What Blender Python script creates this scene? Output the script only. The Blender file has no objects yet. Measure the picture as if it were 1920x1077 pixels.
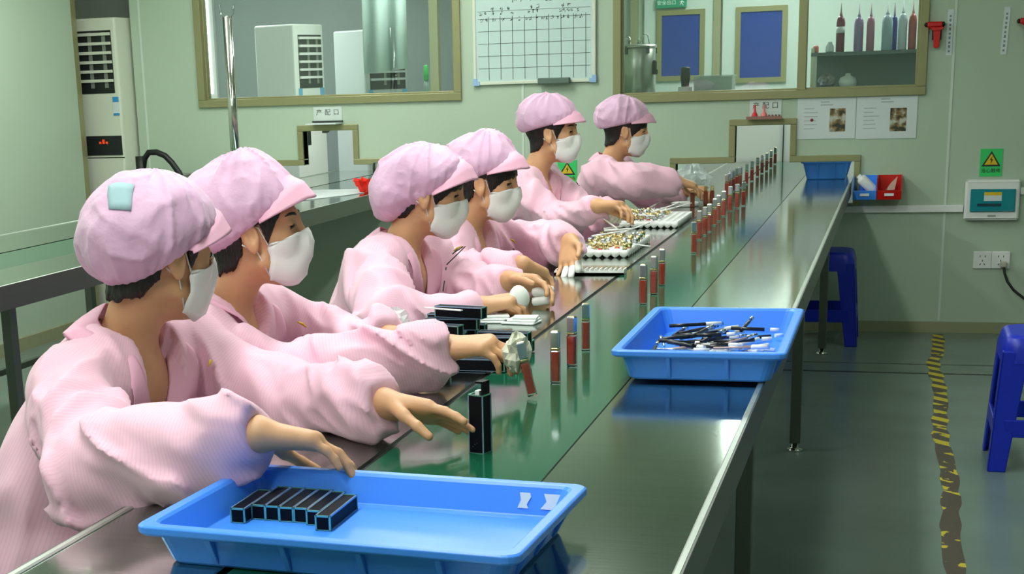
import bpy, math, random
import numpy as np
from mathutils import Vector, Matrix
random.seed(7)
SC = bpy.context.scene
COL = SC.collection
PI = math.pi

# ------------------------------------------------------------------ camera
PITCH, ROLL, YAW = (math.radians(a) for a in (14.586, -1.9704, 18.167))
CAMZ = 1.3585
_cp, _sp, _cy, _sy, _cr, _sr = (math.cos(PITCH), math.sin(PITCH), math.cos(YAW), math.sin(YAW), math.cos(ROLL), math.sin(ROLL))
_fwd = Vector((-_sy*_cp, _cy*_cp, -_sp)); _r0 = Vector((_cy, _sy, 0)); _u0 = Vector((-_sy*_sp, _cy*_sp, _cp))
_right = _cr*_r0 + _sr*_u0
_up = _cr*_u0 - _sr*_r0
cam_data = bpy.data.cameras.new('camera')
cam = bpy.data.objects.new('camera', cam_data)
COL.objects.link(cam)
M = Matrix.Identity(4)
for i in range(3):
    M[i][0], M[i][1], M[i][2] = _right[i], _up[i], -_fwd[i]
M[2][3] = CAMZ
cam.matrix_world = M
cam_data.sensor_fit = 'HORIZONTAL'
cam_data.sensor_width = 36.0
cam_data.lens = 36.0*2863.2/1920
cam_data.shift_x = 211.1/1920
cam_data.shift_y = 355.4/1920
cam_data.clip_start = 0.05
SC.camera = cam

# ------------------------------------------------------------------ world, exposure
world = bpy.data.worlds.new('world'); SC.world = world
world.use_nodes = True
world.node_tree.nodes['Background'].inputs[0].default_value = (0.75, 0.86, 0.95, 1)
world.node_tree.nodes['Background'].inputs[1].default_value = 0.35
SC.view_settings.view_transform = 'Standard'
SC.view_settings.look = 'None'
SC.view_settings.gamma = 1.0
SC.view_settings.use_curve_mapping = False
SC.view_settings.exposure = -0.2

# ------------------------------------------------------------------ helpers
def L(r, g, b):
    def c(v):
        v /= 255.0
        return v/12.92 if v <= 0.04045 else ((v+0.055)/1.055)**2.4
    return (c(r), c(g), c(b), 1.0)

def mat(name, col, rough=0.5, metal=0.0, spec=0.5, var=0.0, vscale=(8, 8, 8), bump=0.0, bscale=(60, 60, 60), **kw):
    """procedural principled material: optional colour variation and bump noise"""
    m = bpy.data.materials.new(name); m.use_nodes = True
    nt = m.node_tree; b = nt.nodes['Principled BSDF']
    b.inputs['Base Color'].default_value = col
    b.inputs['Roughness'].default_value = rough
    b.inputs['Metallic'].default_value = metal
    b.inputs['Specular IOR Level'].default_value = spec
    for k, v in kw.items():
        b.inputs[k.replace('_', ' ')].default_value = v
    tc = None
    if var or bump:
        tc = nt.nodes.new('ShaderNodeTexCoord')
    if var:
        mp = nt.nodes.new('ShaderNodeMapping'); mp.inputs['Scale'].default_value = vscale
        nz = nt.nodes.new('ShaderNodeTexNoise'); nz.inputs['Scale'].default_value = 1.0; nz.inputs['Detail'].default_value = 4
        rp = nt.nodes.new('ShaderNodeMapRange')
        rp.inputs['From Min'].default_value = 0.3; rp.inputs['From Max'].default_value = 0.7
        rp.inputs['To Min'].default_value = 1-var; rp.inputs['To Max'].default_value = 1+var
        mx = nt.nodes.new('ShaderNodeVectorMath'); mx.operation = 'SCALE'
        mx.inputs[0].default_value = col[:3]
        nt.links.new(tc.outputs['Object'], mp.inputs[0]); nt.links.new(mp.outputs[0], nz.inputs['Vector'])
        nt.links.new(nz.outputs[0], rp.inputs[0]); nt.links.new(rp.outputs[0], mx.inputs['Scale'])
        nt.links.new(mx.outputs[0], b.inputs['Base Color'])
    if bump:
        mp = nt.nodes.new('ShaderNodeMapping'); mp.inputs['Scale'].default_value = bscale
        nz = nt.nodes.new('ShaderNodeTexNoise'); nz.inputs['Scale'].default_value = 1.0; nz.inputs['Detail'].default_value = 3
        bp = nt.nodes.new('ShaderNodeBump'); bp.inputs['Strength'].default_value = bump; bp.inputs['Distance'].default_value = 0.01
        nt.links.new(tc.outputs['Object'], mp.inputs[0]); nt.links.new(mp.outputs[0], nz.inputs['Vector'])
        nt.links.new(nz.outputs[0], bp.inputs['Height']); nt.links.new(bp.outputs[0], b.inputs['Normal'])
    return m

def thin_glass(name, tint, refl=0.08, rough=0.0):
    m = bpy.data.materials.new(name); m.use_nodes = True
    nt = m.node_tree; nt.nodes.clear()
    out = nt.nodes.new('ShaderNodeOutputMaterial'); mx = nt.nodes.new('ShaderNodeMixShader')
    t = nt.nodes.new('ShaderNodeBsdfTransparent'); t.inputs[0].default_value = tint
    g = nt.nodes.new('ShaderNodeBsdfGlossy'); g.inputs['Roughness'].default_value = rough
    lw = nt.nodes.new('ShaderNodeLayerWeight'); lw.inputs[0].default_value = 0.25
    mr = nt.nodes.new('ShaderNodeMapRange'); mr.inputs['To Min'].default_value = refl; mr.inputs['To Max'].default_value = 1.0
    nt.links.new(lw.outputs['Fresnel'], mr.inputs[0]); nt.links.new(mr.outputs[0], mx.inputs[0])
    nt.links.new(t.outputs[0], mx.inputs[1]); nt.links.new(g.outputs[0], mx.inputs[2]); nt.links.new(mx.outputs[0], out.inputs[0])
    return m

def emis(name, col, s):
    m = bpy.data.materials.new(name); m.use_nodes = True
    b = m.node_tree.nodes['Principled BSDF']
    b.inputs['Base Color'].default_value = col
    b.inputs['Emission Color'].default_value = col; b.inputs['Emission Strength'].default_value = s
    return m

class MB:
    """mesh builder: verts in world coordinates, faces with a material slot"""
    def __init__(s): s.v = []; s.f = []; s.m = []; s.sm = []
    def add(s, vs, fs, m=0, smooth=False):
        o = len(s.v); s.v += [tuple(p) for p in vs]
        for f in fs: s.f.append([i+o for i in f]); s.m.append(m); s.sm.append(smooth)
        return s
    def hexa(s, p, m=0):
        return s.add(p, [(3, 2, 1, 0), (4, 5, 6, 7), (0, 1, 5, 4), (1, 2, 6, 5), (2, 3, 7, 6), (3, 0, 4, 7)], m)
    def box(s, c, d, rot=None, m=0, bev=0.0):
        x, y, z = d[0]/2, d[1]/2, d[2]/2
        if bev > 0:
            b = min(bev, x*.49, y*.49, z*.49)
            import itertools
            vs = []; idx = {}
            for sx in (-1, 1):
                for sy in (-1, 1):
                    for sz in (-1, 1):
                        for k, p in enumerate(((x, y-b, z-b), (x-b, y, z-b), (x-b, y-b, z))):
                            idx[(sx, sy, sz, k)] = len(vs); vs.append((sx*p[0], sy*p[1], sz*p[2]))
            fs = []
            I = lambda a, b_, c_, k: idx[(a, b_, c_, k)]
            for q in (-1, 1):
                fs.append([I(q, -1, -1, 0), I(q, 1, -1, 0), I(q, 1, 1, 0), I(q, -1, 1, 0)][::q])
                fs.append([I(1, q, -1, 1), I(-1, q, -1, 1), I(-1, q, 1, 1), I(1, q, 1, 1)][::q])
                fs.append([I(-1, -1, q, 2), I(1, -1, q, 2), I(1, 1, q, 2), I(-1, 1, q, 2)][::q])
            for a in (-1, 1):
                for b_ in (-1, 1):
                    o = a*b_
                    fs.append([I(a, b_, -1, 0), I(a, b_, -1, 1), I(a, b_, 1, 1), I(a, b_, 1, 0)][::o])
                    fs.append([I(a, -1, b_, 2), I(a, -1, b_, 0), I(a, 1, b_, 0), I(a, 1, b_, 2)][::-o if False else o*-1])
                    fs.append([I(-1, a, b_, 1), I(-1, a, b_, 2), I(1, a, b_, 2), I(1, a, b_, 1)][::-o])
                    for c_ in (-1, 1):
                        fs.append([I(a, b_, c_, 0), I(a, b_, c_, 1), I(a, b_, c_, 2)][::a*b_*c_])
        else:
            vs = [(-x, -y, -z), (x, -y, -z), (x, y, -z), (-x, y, -z), (-x, -y, z), (x, -y, z), (x, y, z), (-x, y, z)]
            fs = [(3, 2, 1, 0), (4, 5, 6, 7), (0, 1, 5, 4), (1, 2, 6, 5), (2, 3, 7, 6), (3, 0, 4, 7)]
        C = Vector(c)
        if rot is not None: vs = [C + rot @ Vector(p) for p in vs]
        else: vs = [C + Vector(p) for p in vs]
        return s.add(vs, fs, m)
    def bx(s, x0, x1, y0, y1, z0, z1, m=0, bev=0.0):
        return s.box(((x0+x1)/2, (y0+y1)/2, (z0+z1)/2), (abs(x1-x0), abs(y1-y0), abs(z1-z0)), None, m, bev)
    def tube(s, pts, r, n=10, m=0, caps=True, smooth=True):
        pts = [Vector(p) for p in pts]; rs = r if isinstance(r, (list, tuple)) else [r]*len(pts)
        vs = []; fs = []; prev = None
        for i, p in enumerate(pts):
            t = (pts[min(i+1, len(pts)-1)]-pts[max(i-1, 0)]).normalized()
            if prev is None:
                a = Vector((0, 0, 1)) if abs(t.z) < .9 else Vector((1, 0, 0))
                u = t.cross(a).normalized()
            else:
                u = (prev - t*prev.dot(t)).normalized()
            prev = u; w = t.cross(u)
            for k in range(n):
                A = 2*PI*k/n; vs.append(p + (u*math.cos(A)+w*math.sin(A))*rs[i])
        for i in range(len(pts)-1):
            for k in range(n):
                k2 = (k+1) % n
                fs.append((i*n+k, i*n+k2, (i+1)*n+k2, (i+1)*n+k))
        s.add(vs, fs, m, smooth)
        if caps:
            o = len(s.v)-len(vs)
            s.f.append([o+k for k in range(n)][::-1]); s.m.append(m); s.sm.append(False)
            s.f.append([o+(len(pts)-1)*n+k for k in range(n)]); s.m.append(m); s.sm.append(False)
        return s
    def lathe(s, c, prof, n=24, m=0, ax=None, caps=True, smooth=True):
        """prof: list of (radius, height) along axis ax (default z) from point c"""
        C = Vector(c); A = Vector(ax or (0, 0, 1)).normalized()
        h = Vector((1, 0, 0)) if abs(A.x) < .9 else Vector((0, 1, 0))
        u = (h - A*h.dot(A)).normalized(); w = A.cross(u)
        vs = [C + A*z + (u*math.cos(2*PI*k/n)+w*math.sin(2*PI*k/n))*r for r, z in prof for k in range(n)]
        fs = [(i*n+k, i*n+(k+1) % n, (i+1)*n+(k+1) % n, (i+1)*n+k) for i in range(len(prof)-1) for k in range(n)]
        if caps:
            fs.append([k for k in range(n)][::-1]); fs.append([(len(prof)-1)*n+k for k in range(n)])
        return s.add(vs, fs, m, smooth)
    def prism(s, poly, a, b, axis='y', m=0):
        """extrude 2-D polygon (ccw list) along an axis from a to b; polygon in the other two axes"""
        def P(p, t):
            return {'x': (t, p[0], p[1]), 'y': (p[0], t, p[1]), 'z': (p[0], p[1], t)}[axis]
        n = len(poly)
        vs = [P(p, a) for p in poly] + [P(p, b) for p in poly]
        fs = [[i, (i+1) % n, n+(i+1) % n, n+i] for i in range(n)] + [list(range(n))[::-1], list(range(n, 2*n))]
        if axis == 'y': fs = [f[::-1] for f in fs]
        return s.add(vs, fs, m)
    def grid(s, rows, m=0, smooth=True, closed=False):
        n = len(rows[0]); vs = [p for r in rows for p in r]; fs = []
        for i in range(len(rows)-1):
            for k in range(n if closed else n-1):
                fs.append((i*n+k, i*n+(k+1) % n, (i+1)*n+(k+1) % n, (i+1)*n+k))
        return s.add(vs, fs, m, smooth)
    def build(s, name, mats, parent=None, bevel=0.0, solid=0.0, sub=0, origin=None):
        me = bpy.data.meshes.new(name)
        if parent is not None: o = wloc(parent)
        elif origin is not None: o = Vector(origin)
        else:
            xs = [p[0] for p in s.v]; ys = [p[1] for p in s.v]; zs = [p[2] for p in s.v]
            o = Vector(((min(xs)+max(xs))/2, (min(ys)+max(ys))/2, min(zs)))
        me.from_pydata([(p[0]-o.x, p[1]-o.y, p[2]-o.z) for p in s.v], [], s.f)
        me.polygons.foreach_set('material_index', s.m); me.polygons.foreach_set('use_smooth', s.sm)
        for mt in (mats if isinstance(mats, (list, tuple)) else [mats]): me.materials.append(mt)
        me.validate(); me.update()
        ob = bpy.data.objects.new(name, me); COL.objects.link(ob)
        if parent is not None: ob.parent = parent
        else: ob.location = o
        if solid:
            md = ob.modifiers.new('solid', 'SOLIDIFY'); md.thickness = solid; md.offset = 0
        if bevel:
            md = ob.modifiers.new('bevel', 'BEVEL'); md.width = bevel; md.segments = 2; md.limit_method = 'ANGLE'
        if sub:
            md = ob.modifiers.new('sub', 'SUBSURF'); md.levels = sub; md.render_levels = sub
        return ob

def wloc(o):
    v = Vector(o.location)
    while o.parent is not None:
        o = o.parent; v = v + Vector(o.location)
    return v

def thing(name, label, cat, loc=(0, 0, 0), group=None):
    o = bpy.data.objects.new(name, None); COL.objects.link(o)
    o.empty_display_size = 0.05
    o.location = loc; tag(o, label, cat, group)
    return o

def tag(o, label, cat, group=None):
    o['label'] = label; o['category'] = cat
    if group: o['group'] = group
    return o

def struct(o, label=None):
    o['kind'] = 'structure'
    if label: o['label'] = label
    return o

def dup(root, loc, label, group=None, rotz=0.0):
    r = root.copy(); COL.objects.link(r); r.location = loc; r.rotation_euler = (0, 0, rotz)
    r['label'] = label
    if group: r['group'] = group
    for ch in list(root.children):
        c = ch.copy(); COL.objects.link(c); c.parent = r
        for g in list(ch.children):
            d = g.copy(); COL.objects.link(d); d.parent = c
    return r

def text_mesh(name, body, loc, size, mt, parent=None, normal='-y', align='CENTER', depth=0.0006, bold=False):
    """writing as flat raised letters; normal says which way it faces"""
    cu = bpy.data.curves.new(name, 'FONT'); cu.body = body; cu.size = size; cu.align_x = align; cu.align_y = 'CENTER'
    cu.extrude = depth; cu.resolution_u = 2
    if bold: cu.offset = size*0.012
    ob = bpy.data.objects.new(name, cu); COL.objects.link(ob)
    dg = bpy.context.evaluated_depsgraph_get(); dg.update()
    me = bpy.data.meshes.new_from_object(ob.evaluated_get(dg))
    bpy.data.objects.remove(ob); bpy.data.curves.remove(cu)
    R = {'-y': Matrix.Rotation(PI/2, 4, 'X'), '+x': Matrix.Rotation(PI/2, 4, 'Z') @ Matrix.Rotation(PI/2, 4, 'X'), 'z': Matrix.Identity(4)}
    R = R[normal] if isinstance(normal, str) else normal
    o = wloc(parent) if parent is not None else Vector((0, 0, 0))
    me.transform(Matrix.Translation(Vector(loc)-o) @ R)
    me.materials.clear(); me.materials.append(mt)
    ob = bpy.data.objects.new(name, me); COL.objects.link(ob)
    if parent is not None: ob.parent = parent
    return ob
# ------------------------------------------------------------------ materials
MT = {}
MT['wall'] = mat('painted_sandwich_panel', L(178, 198, 175), 0.45, var=0.03, vscale=(1.2, 1.2, 1.2))
MT['seam'] = mat('panel_seam', L(205, 218, 205), 0.5)
MT['ceil'] = mat('ceiling_panel', L(226, 232, 224), 0.6)
MT['floor'] = mat('green_epoxy_floor', L(112, 132, 122), 0.22, var=0.10, vscale=(2.5, 2.5, 1), bump=0.03, bscale=(30, 30, 30))
MT['olive'] = mat('olive_aluminium', L(150, 150, 108), 0.35, metal=0.35)
MT['skirt'] = mat('skirting', L(150, 152, 118), 0.4)
MT['steel'] = mat('brushed_steel', L(158, 172, 160), 0.115, metal=1.0, var=0.05, vscale=(3, 60, 3), bump=0.006, bscale=(8, 160, 8))
MT['steel_dark'] = mat('dull_steel', L(110, 114, 108), 0.38, metal=0.9)
MT['lip'] = mat('highlight_steel_lip', L(205, 214, 204), 0.33, metal=0.85)  # highlight along the table edge is put into this lighter steel colour
MT['chrome'] = mat('polished_steel', L(205, 205, 198), 0.12, metal=1.0)
MT['belt'] = mat('green_belt', L(20, 88, 62), 0.10, spec=0.6, var=0.06, vscale=(6, 2, 1))
MT['black'] = mat('black_rubber', L(18, 20, 20), 0.5)
MT['white'] = mat('white_plastic', L(235, 238, 235), 0.4)
MT['offwhite'] = mat('cream_metal', L(214, 222, 202), 0.4)
MT['paper'] = mat('paper', L(214, 224, 224), 0.7)
MT['glass'] = thin_glass('window_glass', (0.93, 0.97, 0.95, 1), 0.06)
MT['blue'] = mat('blue_crate_plastic', L(70, 148, 255), 0.35, spec=0.45)
MT['navy'] = mat('blue_stool_plastic', L(8, 40, 190), 0.38)
MT['red'] = mat('red_plastic', L(205, 22, 14), 0.35)
MT['yellow'] = mat('yellow_plastic', L(225, 190, 30), 0.45)
MT['signgreen'] = mat('green_sign', L(50, 205, 105), 0.5)
MT['exitgreen'] = mat('exit_green', L(40, 150, 115), 0.45)
MT['ink'] = mat('dark_ink', L(40, 48, 46), 0.7)
MT['bluepane'] = mat('blue_door_pane', L(40, 66, 150), 0.15)
MT['teal'] = mat('teal_window', L(20, 140, 150), 0.15, spec=0.6)
MT['skin'] = mat('skin', L(212, 162, 120), 0.5, var=0.06, vscale=(25, 25, 25), Subsurface_Weight=0.08, Subsurface_Radius=(0.02, 0.008, 0.004))
# ------------------------------------------------------------------ setting
WY = 8.29          # back wall plane
TZ = 0.765         # table height
mb = MB(); mb.bx(-6.5, 3.2, -1.6, 13.0, -0.1, 0.0)
struct(mb.build('floor', MT['floor']), 'dark green glossy epoxy floor')
mb = MB(); mb.bx(-6.5, 3.2, -1.6, 13.0, 2.75, 2.85)
struct(mb.build('ceiling', MT['ceil']), 'pale panelled ceiling')

def wall_holes(name, x0, x1, z0, z1, y, t, holes, mt):
    xs = sorted({x0, x1, *[h[0] for h in holes], *[h[1] for h in holes]})
    zs = sorted({z0, z1, *[h[2] for h in holes], *[h[3] for h in holes]})
    def solid(i, j):
        if i < 0 or j < 0 or i >= len(xs)-1 or j >= len(zs)-1: return False
        cx, cz = (xs[i]+xs[i+1])/2, (zs[j]+zs[j+1])/2
        return not any(h[0] < cx < h[1] and h[2] < cz < h[3] for h in holes)
    mb = MB()
    for i in range(len(xs)-1):
        for j in range(len(zs)-1):
            if not solid(i, j): continue
            a, b, c, d = xs[i], xs[i+1], zs[j], zs[j+1]
            mb.add([(a, y, c), (b, y, c), (b, y, d), (a, y, d)], [(0, 1, 2, 3)])
            mb.add([(a, y+t, c), (b, y+t, c), (b, y+t, d), (a, y+t, d)], [(3, 2, 1, 0)])
            if not solid(i-1, j): mb.add([(a, y, c), (a, y+t, c), (a, y+t, d), (a, y, d)], [(3, 2, 1, 0)])
            if not solid(i+1, j): mb.add([(b, y, c), (b, y+t, c), (b, y+t, d), (b, y, d)], [(0, 1, 2, 3)])
            if not solid(i, j-1): mb.add([(a, y, c), (b, y, c), (b, y+t, c), (a, y+t, c)], [(3, 2, 1, 0)])
            if not solid(i, j+1): mb.add([(a, y, d), (b, y, d), (b, y+t, d), (a, y+t, d)], [(0, 1, 2, 3)])
    return struct(mb.build(name, mt))

WT = 0.06
winL = (-3.815, -2.325, 1.275, 2.22)
winR = (-1.415, 0.073, 1.235, 2.22)
passR = [(-1.12, -0.215, 0.66, 0.875), (-0.815, -0.537, 0.66, 1.065)]
passL = [(-3.60, -2.72, 0.66, 0.90), (-3.224, -2.924, 0.66, 1.09)]
wall_holes('wall_back', -4.22, 3.1, 0, 2.75, WY, WT, [winL, winR]+passR+passL, MT['wall'])
# recess at the left end of the back wall, where the air conditioner stands
mb = MB(); mb.bx(-4.26, -4.22, WY, WY+0.55, 0, 2.75); struct(mb.build('wall_recess_side', MT['wall']))
mb = MB(); mb.bx(-6.4, -4.26, WY+0.5, WY+0.55, 0, 2.75); struct(mb.build('wall_recess_back', MT['wall']))
mb = MB(); mb.bx(-4.55, -4.49, -1.5, 8.02, 0, 2.75); struct(mb.build('wall_left', MT['wall']))
mb = MB(); mb.bx(-4.553, -4.487, 8.02, 8.07, 0, 2.75); struct(mb.build('trim_1', MT['olive']), 'dark metal edge of the left partition')
mb = MB(); mb.bx(-4.49, -4.47, -1.5, 8.02, 0, 0.07); struct(mb.build('baseboard_left', MT['skirt']))
mb = MB(); mb.bx(-0.1, 3.1, WY-0.015, WY, 0.0, 0.055); mb.bx(-4.2, -0.1, WY-0.015, WY, 0.0, 0.055); struct(mb.build('baseboard_back', MT['skirt']))
mb = MB(); mb.bx(3.05, 3.1, -1.5, WY, 0, 2.75); struct(mb.build('wall_right', MT['wall']))
mb = MB(); mb.bx(-6.4, 3.1, -1.55, -1.5, 0, 2.75); struct(mb.build('wall_front', MT['wall']))
mb = MB(); mb.bx(-6.45, -6.4, -1.5, 12.6, 0, 2.75); struct(mb.build('wall_outer', MT['wall']))
k = 2
for x, z0, z1 in ((-1.946, 0.93, 2.75), (0.235, 0.06, 2.75), (1.2, 0.06, 2.75), (-4.20, 0, 2.75)):
    mb = MB(); mb.bx(x-0.006, x+0.006, WY-0.003, WY+0.001, z0, z1)
    struct(mb.build('trim_%d' % k, MT['seam']), 'pale vertical joint strip between wall panels'); k += 1
# cable trunking along the wall to the electric box
mb = MB(); mb.bx(-0.9, 0.322, WY-0.022, WY, 0.615, 0.650); mb.bx(0.585, 1.8, WY-0.022, WY, 0.70, 0.735)
tag(mb.build('cable_trunking', MT['white'], bevel=0.003), 'pale horizontal cable trunking on the wall beside the electric box', 'trunking')

def frame_rect(mb, x0, x1, z0, z1, w, y0, y1, m=0):
    mb.bx(x0, x1, y0, y1, z0, z0+w, m); mb.bx(x0, x1, y0, y1, z1-w, z1, m)
    mb.bx(x0, x0+w, y0, y1, z0+w, z1-w, m); mb.bx(x1-w, x1, y0, y1, z0+w, z1-w, m)

def window(n, h, label, mull=()):
    x0, x1, z0, z1 = h
    mb = MB(); frame_rect(mb, x0-0.04, x1+0.04, z0-0.04, z1+0.04, 0.042, WY-0.018, WY+WT+0.018)
    frame_rect(mb, x0, x1, z0, z1, 0.012, WY+0.012, WY+WT-0.012)
    for m_ in mull: mb.bx(m_-0.022, m_+0.022, WY-0.005, WY+WT+0.005, z0, z1)
    fr = mb.build('window_%d' % n, MT['olive'], bevel=0.003); struct(fr, label)
    mb = MB(); mb.bx(x0+0.01, x1-0.01, WY+0.027, WY+0.033, z0+0.01, z1-0.01)
    mb.build('pane', MT['glass'], fr)
window(1, winL, 'olive framed interior window on the left of the whiteboard')
window(2, winR, 'olive framed interior window on the right with a middle post', mull=(-0.49,))

def pass_frame(n, wide, tall, label):
    x0, x1, z0, z1 = wide; a, b, _, zt = tall
    w = 0.032; y0, y1 = WY-0.014, WY+WT+0.014
    mb = MB()
    mb.bx(x0-w, a, y0, y1, z1, z1+w); mb.bx(b, x1+w, y0, y1, z1, z1+w)
    mb.bx(a-w, a, y0, y1, z1+w, zt); mb.bx(b, b+w, y0, y1, z1+w, zt); mb.bx(a-w, b+w, y0, y1, zt, zt+w)
    mb.bx(x0-w, x0, y0, y1, 0.64, z1); mb.bx(x1, x1+w, y0, y1, 0.64, z1)
    struct(mb.build('trim_%d' % n, MT['olive'], bevel=0.003), label)
pass_frame(8, passR[0], passR[1], 'olive stepped frame of the opening the right conveyor runs through')
pass_frame(9, passL[0], passL[1], 'olive stepped frame of the opening the left conveyor runs through')

# ------------------------------------------------------------------ rooms behind the windows
mb = MB(); mb.bx(-2.0, -1.96, WY+WT, 11.6, 0, 2.75); struct(mb.build('wall_partition', MT['wall']))
MT['wall2'] = mat('far_room_panel', L(196, 214, 206), 0.45)
mb = MB(); mb.bx(-1.96, 3.1, 11.5, 11.55, 0, 2.75); struct(mb.build('wall_far', MT['wall2']))
MT['greywall'] = mat('grey_far_wall', L(140, 152, 152), 0.5)
mb = MB(); mb.bx(-6.4, -2.0, 12.5, 12.55, 0, 2.75); struct(mb.build('wall_far_left', MT['greywall']))
mb = MB(); mb.bx(3.05, 3.1, WY+WT, 11.5, 0, 2.75); struct(mb.build('wall_far_right', MT['wall2']))
mb = MB(); mb.bx(-6.4, -4.26, WY+0.55, WY+0.6, 0, 2.75); struct(mb.build('wall_recess_rear', MT['greywall']))

def door(n, x0, x1, z0, z1, label):
    mb = MB(); mb.bx(x0-0.13, x1+0.13, 11.46, 11.5, 0.02, 2.1)
    d = mb.build('door_%d' % n, MT['wall2'], bevel=0.004); struct(d, label)
    mb = MB(); frame_rect(mb, x0-0.035, x1+0.035, z0-0.035, z1+0.035, 0.035, 11.44, 11.46)
    mb.build('pane_frame', MT['olive'], d)
    mb = MB(); mb.bx(x0, x1, 11.45, 11.459, z0, z1); mb.build('pane', MT['bluepane'], d)
door(1, -1.66, -1.39, 1.315, 1.735, 'pale door with a blue pane under the green sign')
door(2, -1.105, -0.82, 1.285, 1.735, 'pale door with a blue pane right of the green sign')
for n, x in ((10, -1.86), (11, -1.27)):
    mb = MB(); mb.bx(x-0.025, x+0.025, 11.44, 11.5, 0, 2.6); struct(mb.build('trim_%d' % n, MT['skirt']), 'beige post between the doors behind the window')
e = thing('exit_sign', 'small green sign with white figure above the blue-paned door', 'sign', (-1.6, 11.44, 1.80))
mb = MB(); mb.bx(-1.70, -1.485, 11.425, 11.455, 1.785, 1.855); mb.build('plate', MT['exitgreen'], e, bevel=0.003)
text_mesh('lettering', '安全出口', (-1.625, 11.4245, 1.82), 0.034, MT['white'], e)
mb = MB(); mb.lathe((-1.513, 11.4245, 1.840), [(0.006, 0), (0.006, 0.001)], 10, ax=(0, -1, 0))
mb.tube([(-1.515, 11.424, 1.832), (-1.522, 11.424, 1.815), (-1.532, 11.424, 1.80)], 0.004, 6); mb.tube([(-1.522, 11.424, 1.815), (-1.51, 11.424, 1.808), (-1.508, 11.424, 1.797)], 0.004, 6)
mb.tube([(-1.535, 11.424, 1.822), (-1.517, 11.424, 1.828), (-1.5, 11.424, 1.818)], 0.003, 6)
mb.build('running_figure', MT['white'], e)

# ------------------------------------------------------------------ lamps
MT['diffuser'] = emis('lamp_diffuser', (0.95, 1.0, 0.93, 1), 3.0)
def lamp(x, y, n, watt, lab, along='y', length=1.2):
    t = thing('ceiling_lamp', lab, 'lamp', (x, y, 2.44), 'tube lamps under the ceiling')
    dx, dy = (0.09, length/2) if along == 'y' else (length/2, 0.09)
    mb = MB(); mb.bx(x-dx, x+dx, y-dy, y+dy, 2.47, 2.52); mb.build('housing', MT['white'], t)
    mb = MB(); mb.bx(x-dx*.85, x+dx*.85, y-dy*.97, y+dy*.97, 2.455, 2.47); mb.build('diffuser', MT['diffuser'], t)
    for q in (-.4, .4):
        mb = MB(); mb.tube([(x, y+q*length*.9, 2.52), (x, y+q*length*.9, 2.75)], .004, 6); mb.build('hanger', MT['chrome'], t)
    for nm, e_, z_, fl in (('lamp_light', watt, -.005, 0), ('added_uplight', watt*.35, .095, PI)):  # second, upward light is added to brighten the ceiling reflected in the steel
        ld = bpy.data.lights.new(nm, 'AREA'); ld.shape = 'RECTANGLE'; ld.size = dx*1.7; ld.size_y = dy*1.94
        ld.energy = e_; ld.color = (0.98, 1.0, 0.955)
        lo = bpy.data.objects.new(nm, ld); COL.objects.link(lo); lo.parent = t; lo.location = (0, 0, z_); lo.rotation_euler = (fl, 0, 0)
LAMP = 'white tube lamp under the ceiling above the workroom'
for x, w, ys in ((-1.0, 21, (0.2, 1.8, 3.4, 4.9)), (-2.2, 22, (7.0,)), (0.75, 5, (6.2,)), (-3.4, 22, (0.6, 2.6, 4.6, 6.6)), (1.9, 3.5, (1.2, 4.2))):  # the two single lamps near the back wall are added to brighten it
    for y in ys:
        lamp(x, y, 0, w, LAMP)
for x, y, w in ((-0.9, 10.2, 32), (0.6, 9.9, 24), (-2.7, 9.25, 34), (-4.8, 10.6, 44)):
    lamp(x, y, 0, w, LAMP.replace('workroom', 'room behind the windows'))
# ------------------------------------------------------------------ conveyor tables
def conveyor(name, label, xl, xr, bl, br, y0, y1, legs_y, fascia=0.066):
    t = thing(name, label, 'conveyor table', ((xl+xr)/2, (y0+y1)/2, 0))
    z = TZ
    gl, gr = bl-0.012, br+0.004
    for a, b in ((xl, gl), (gr, xr)):
        mb = MB(); mb.bx(a, b, y0, y1, z-0.012, z)
        outer = a if a == xl else b
        s_ = 1 if a == xl else -1
        mb.build('top_sheet', MT['steel'], t)
        mb = MB(); mb.bx(outer-s_*.0005, outer+s_*0.012, y0, y1, z-0.012, z+0.0035, bev=0.0025); mb.build('edge_lip', MT['lip'], t)
    mb = MB(); mb.bx(bl, br, y0+0.02, y1-0.02, z-0.010, z-0.001); mb.build('belt', MT['belt'], t)
    mb = MB(); mb.bx(gl, bl, y0, y1, z-0.02, z-0.006); mb.bx(br, gr, y0, y1, z-0.02, z-0.006); mb.build('belt_gap', MT['black'], t)
    mb = MB()
    for x in (xl, xr):
        mb.bx(x-0.0015, x+0.0015, y0, y1, z-fascia, z+0.003)
        s_ = 1 if x == xl else -1
        mb.bx(x, x+s_*0.02, y0, y1, z-fascia, z-fascia+0.003)
    mb.build('side_fascia', MT['steel_dark'], t)
    mb = MB(); mb.bx(xl+0.05, xr-0.05, y0, y1, z-0.055, z-0.03); mb.build('underframe', MT['steel_dark'], t)
    for x in (xl+0.085, xr-0.085):
        for y in legs_y:
            mb = MB(); mb.bx(x-0.019, x+0.019, y-0.019, y+0.019, 0.03, z-0.05)
            lg = mb.build('leg', MT['steel_dark'], t, bevel=0.003)
            mb = MB(); mb.lathe((x, y, 0), [(0.028, 0), (0.028, 0.008), (0.012, 0.012), (0.010, 0.032)], 14); mb.build('levelling_foot', MT['chrome'], lg)
    for x in (xl+0.085, xr-0.085):
        for a, b in zip(legs_y[:-1], legs_y[1:]):
            mb = MB(); mb.bx(x-0.012, x+0.012, a+0.019, b-0.019, 0.20, 0.225) if x < (xl+xr)/2 else None
            if mb.v: mb.build('brace', MT['steel_dark'], t)
    return t
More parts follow.
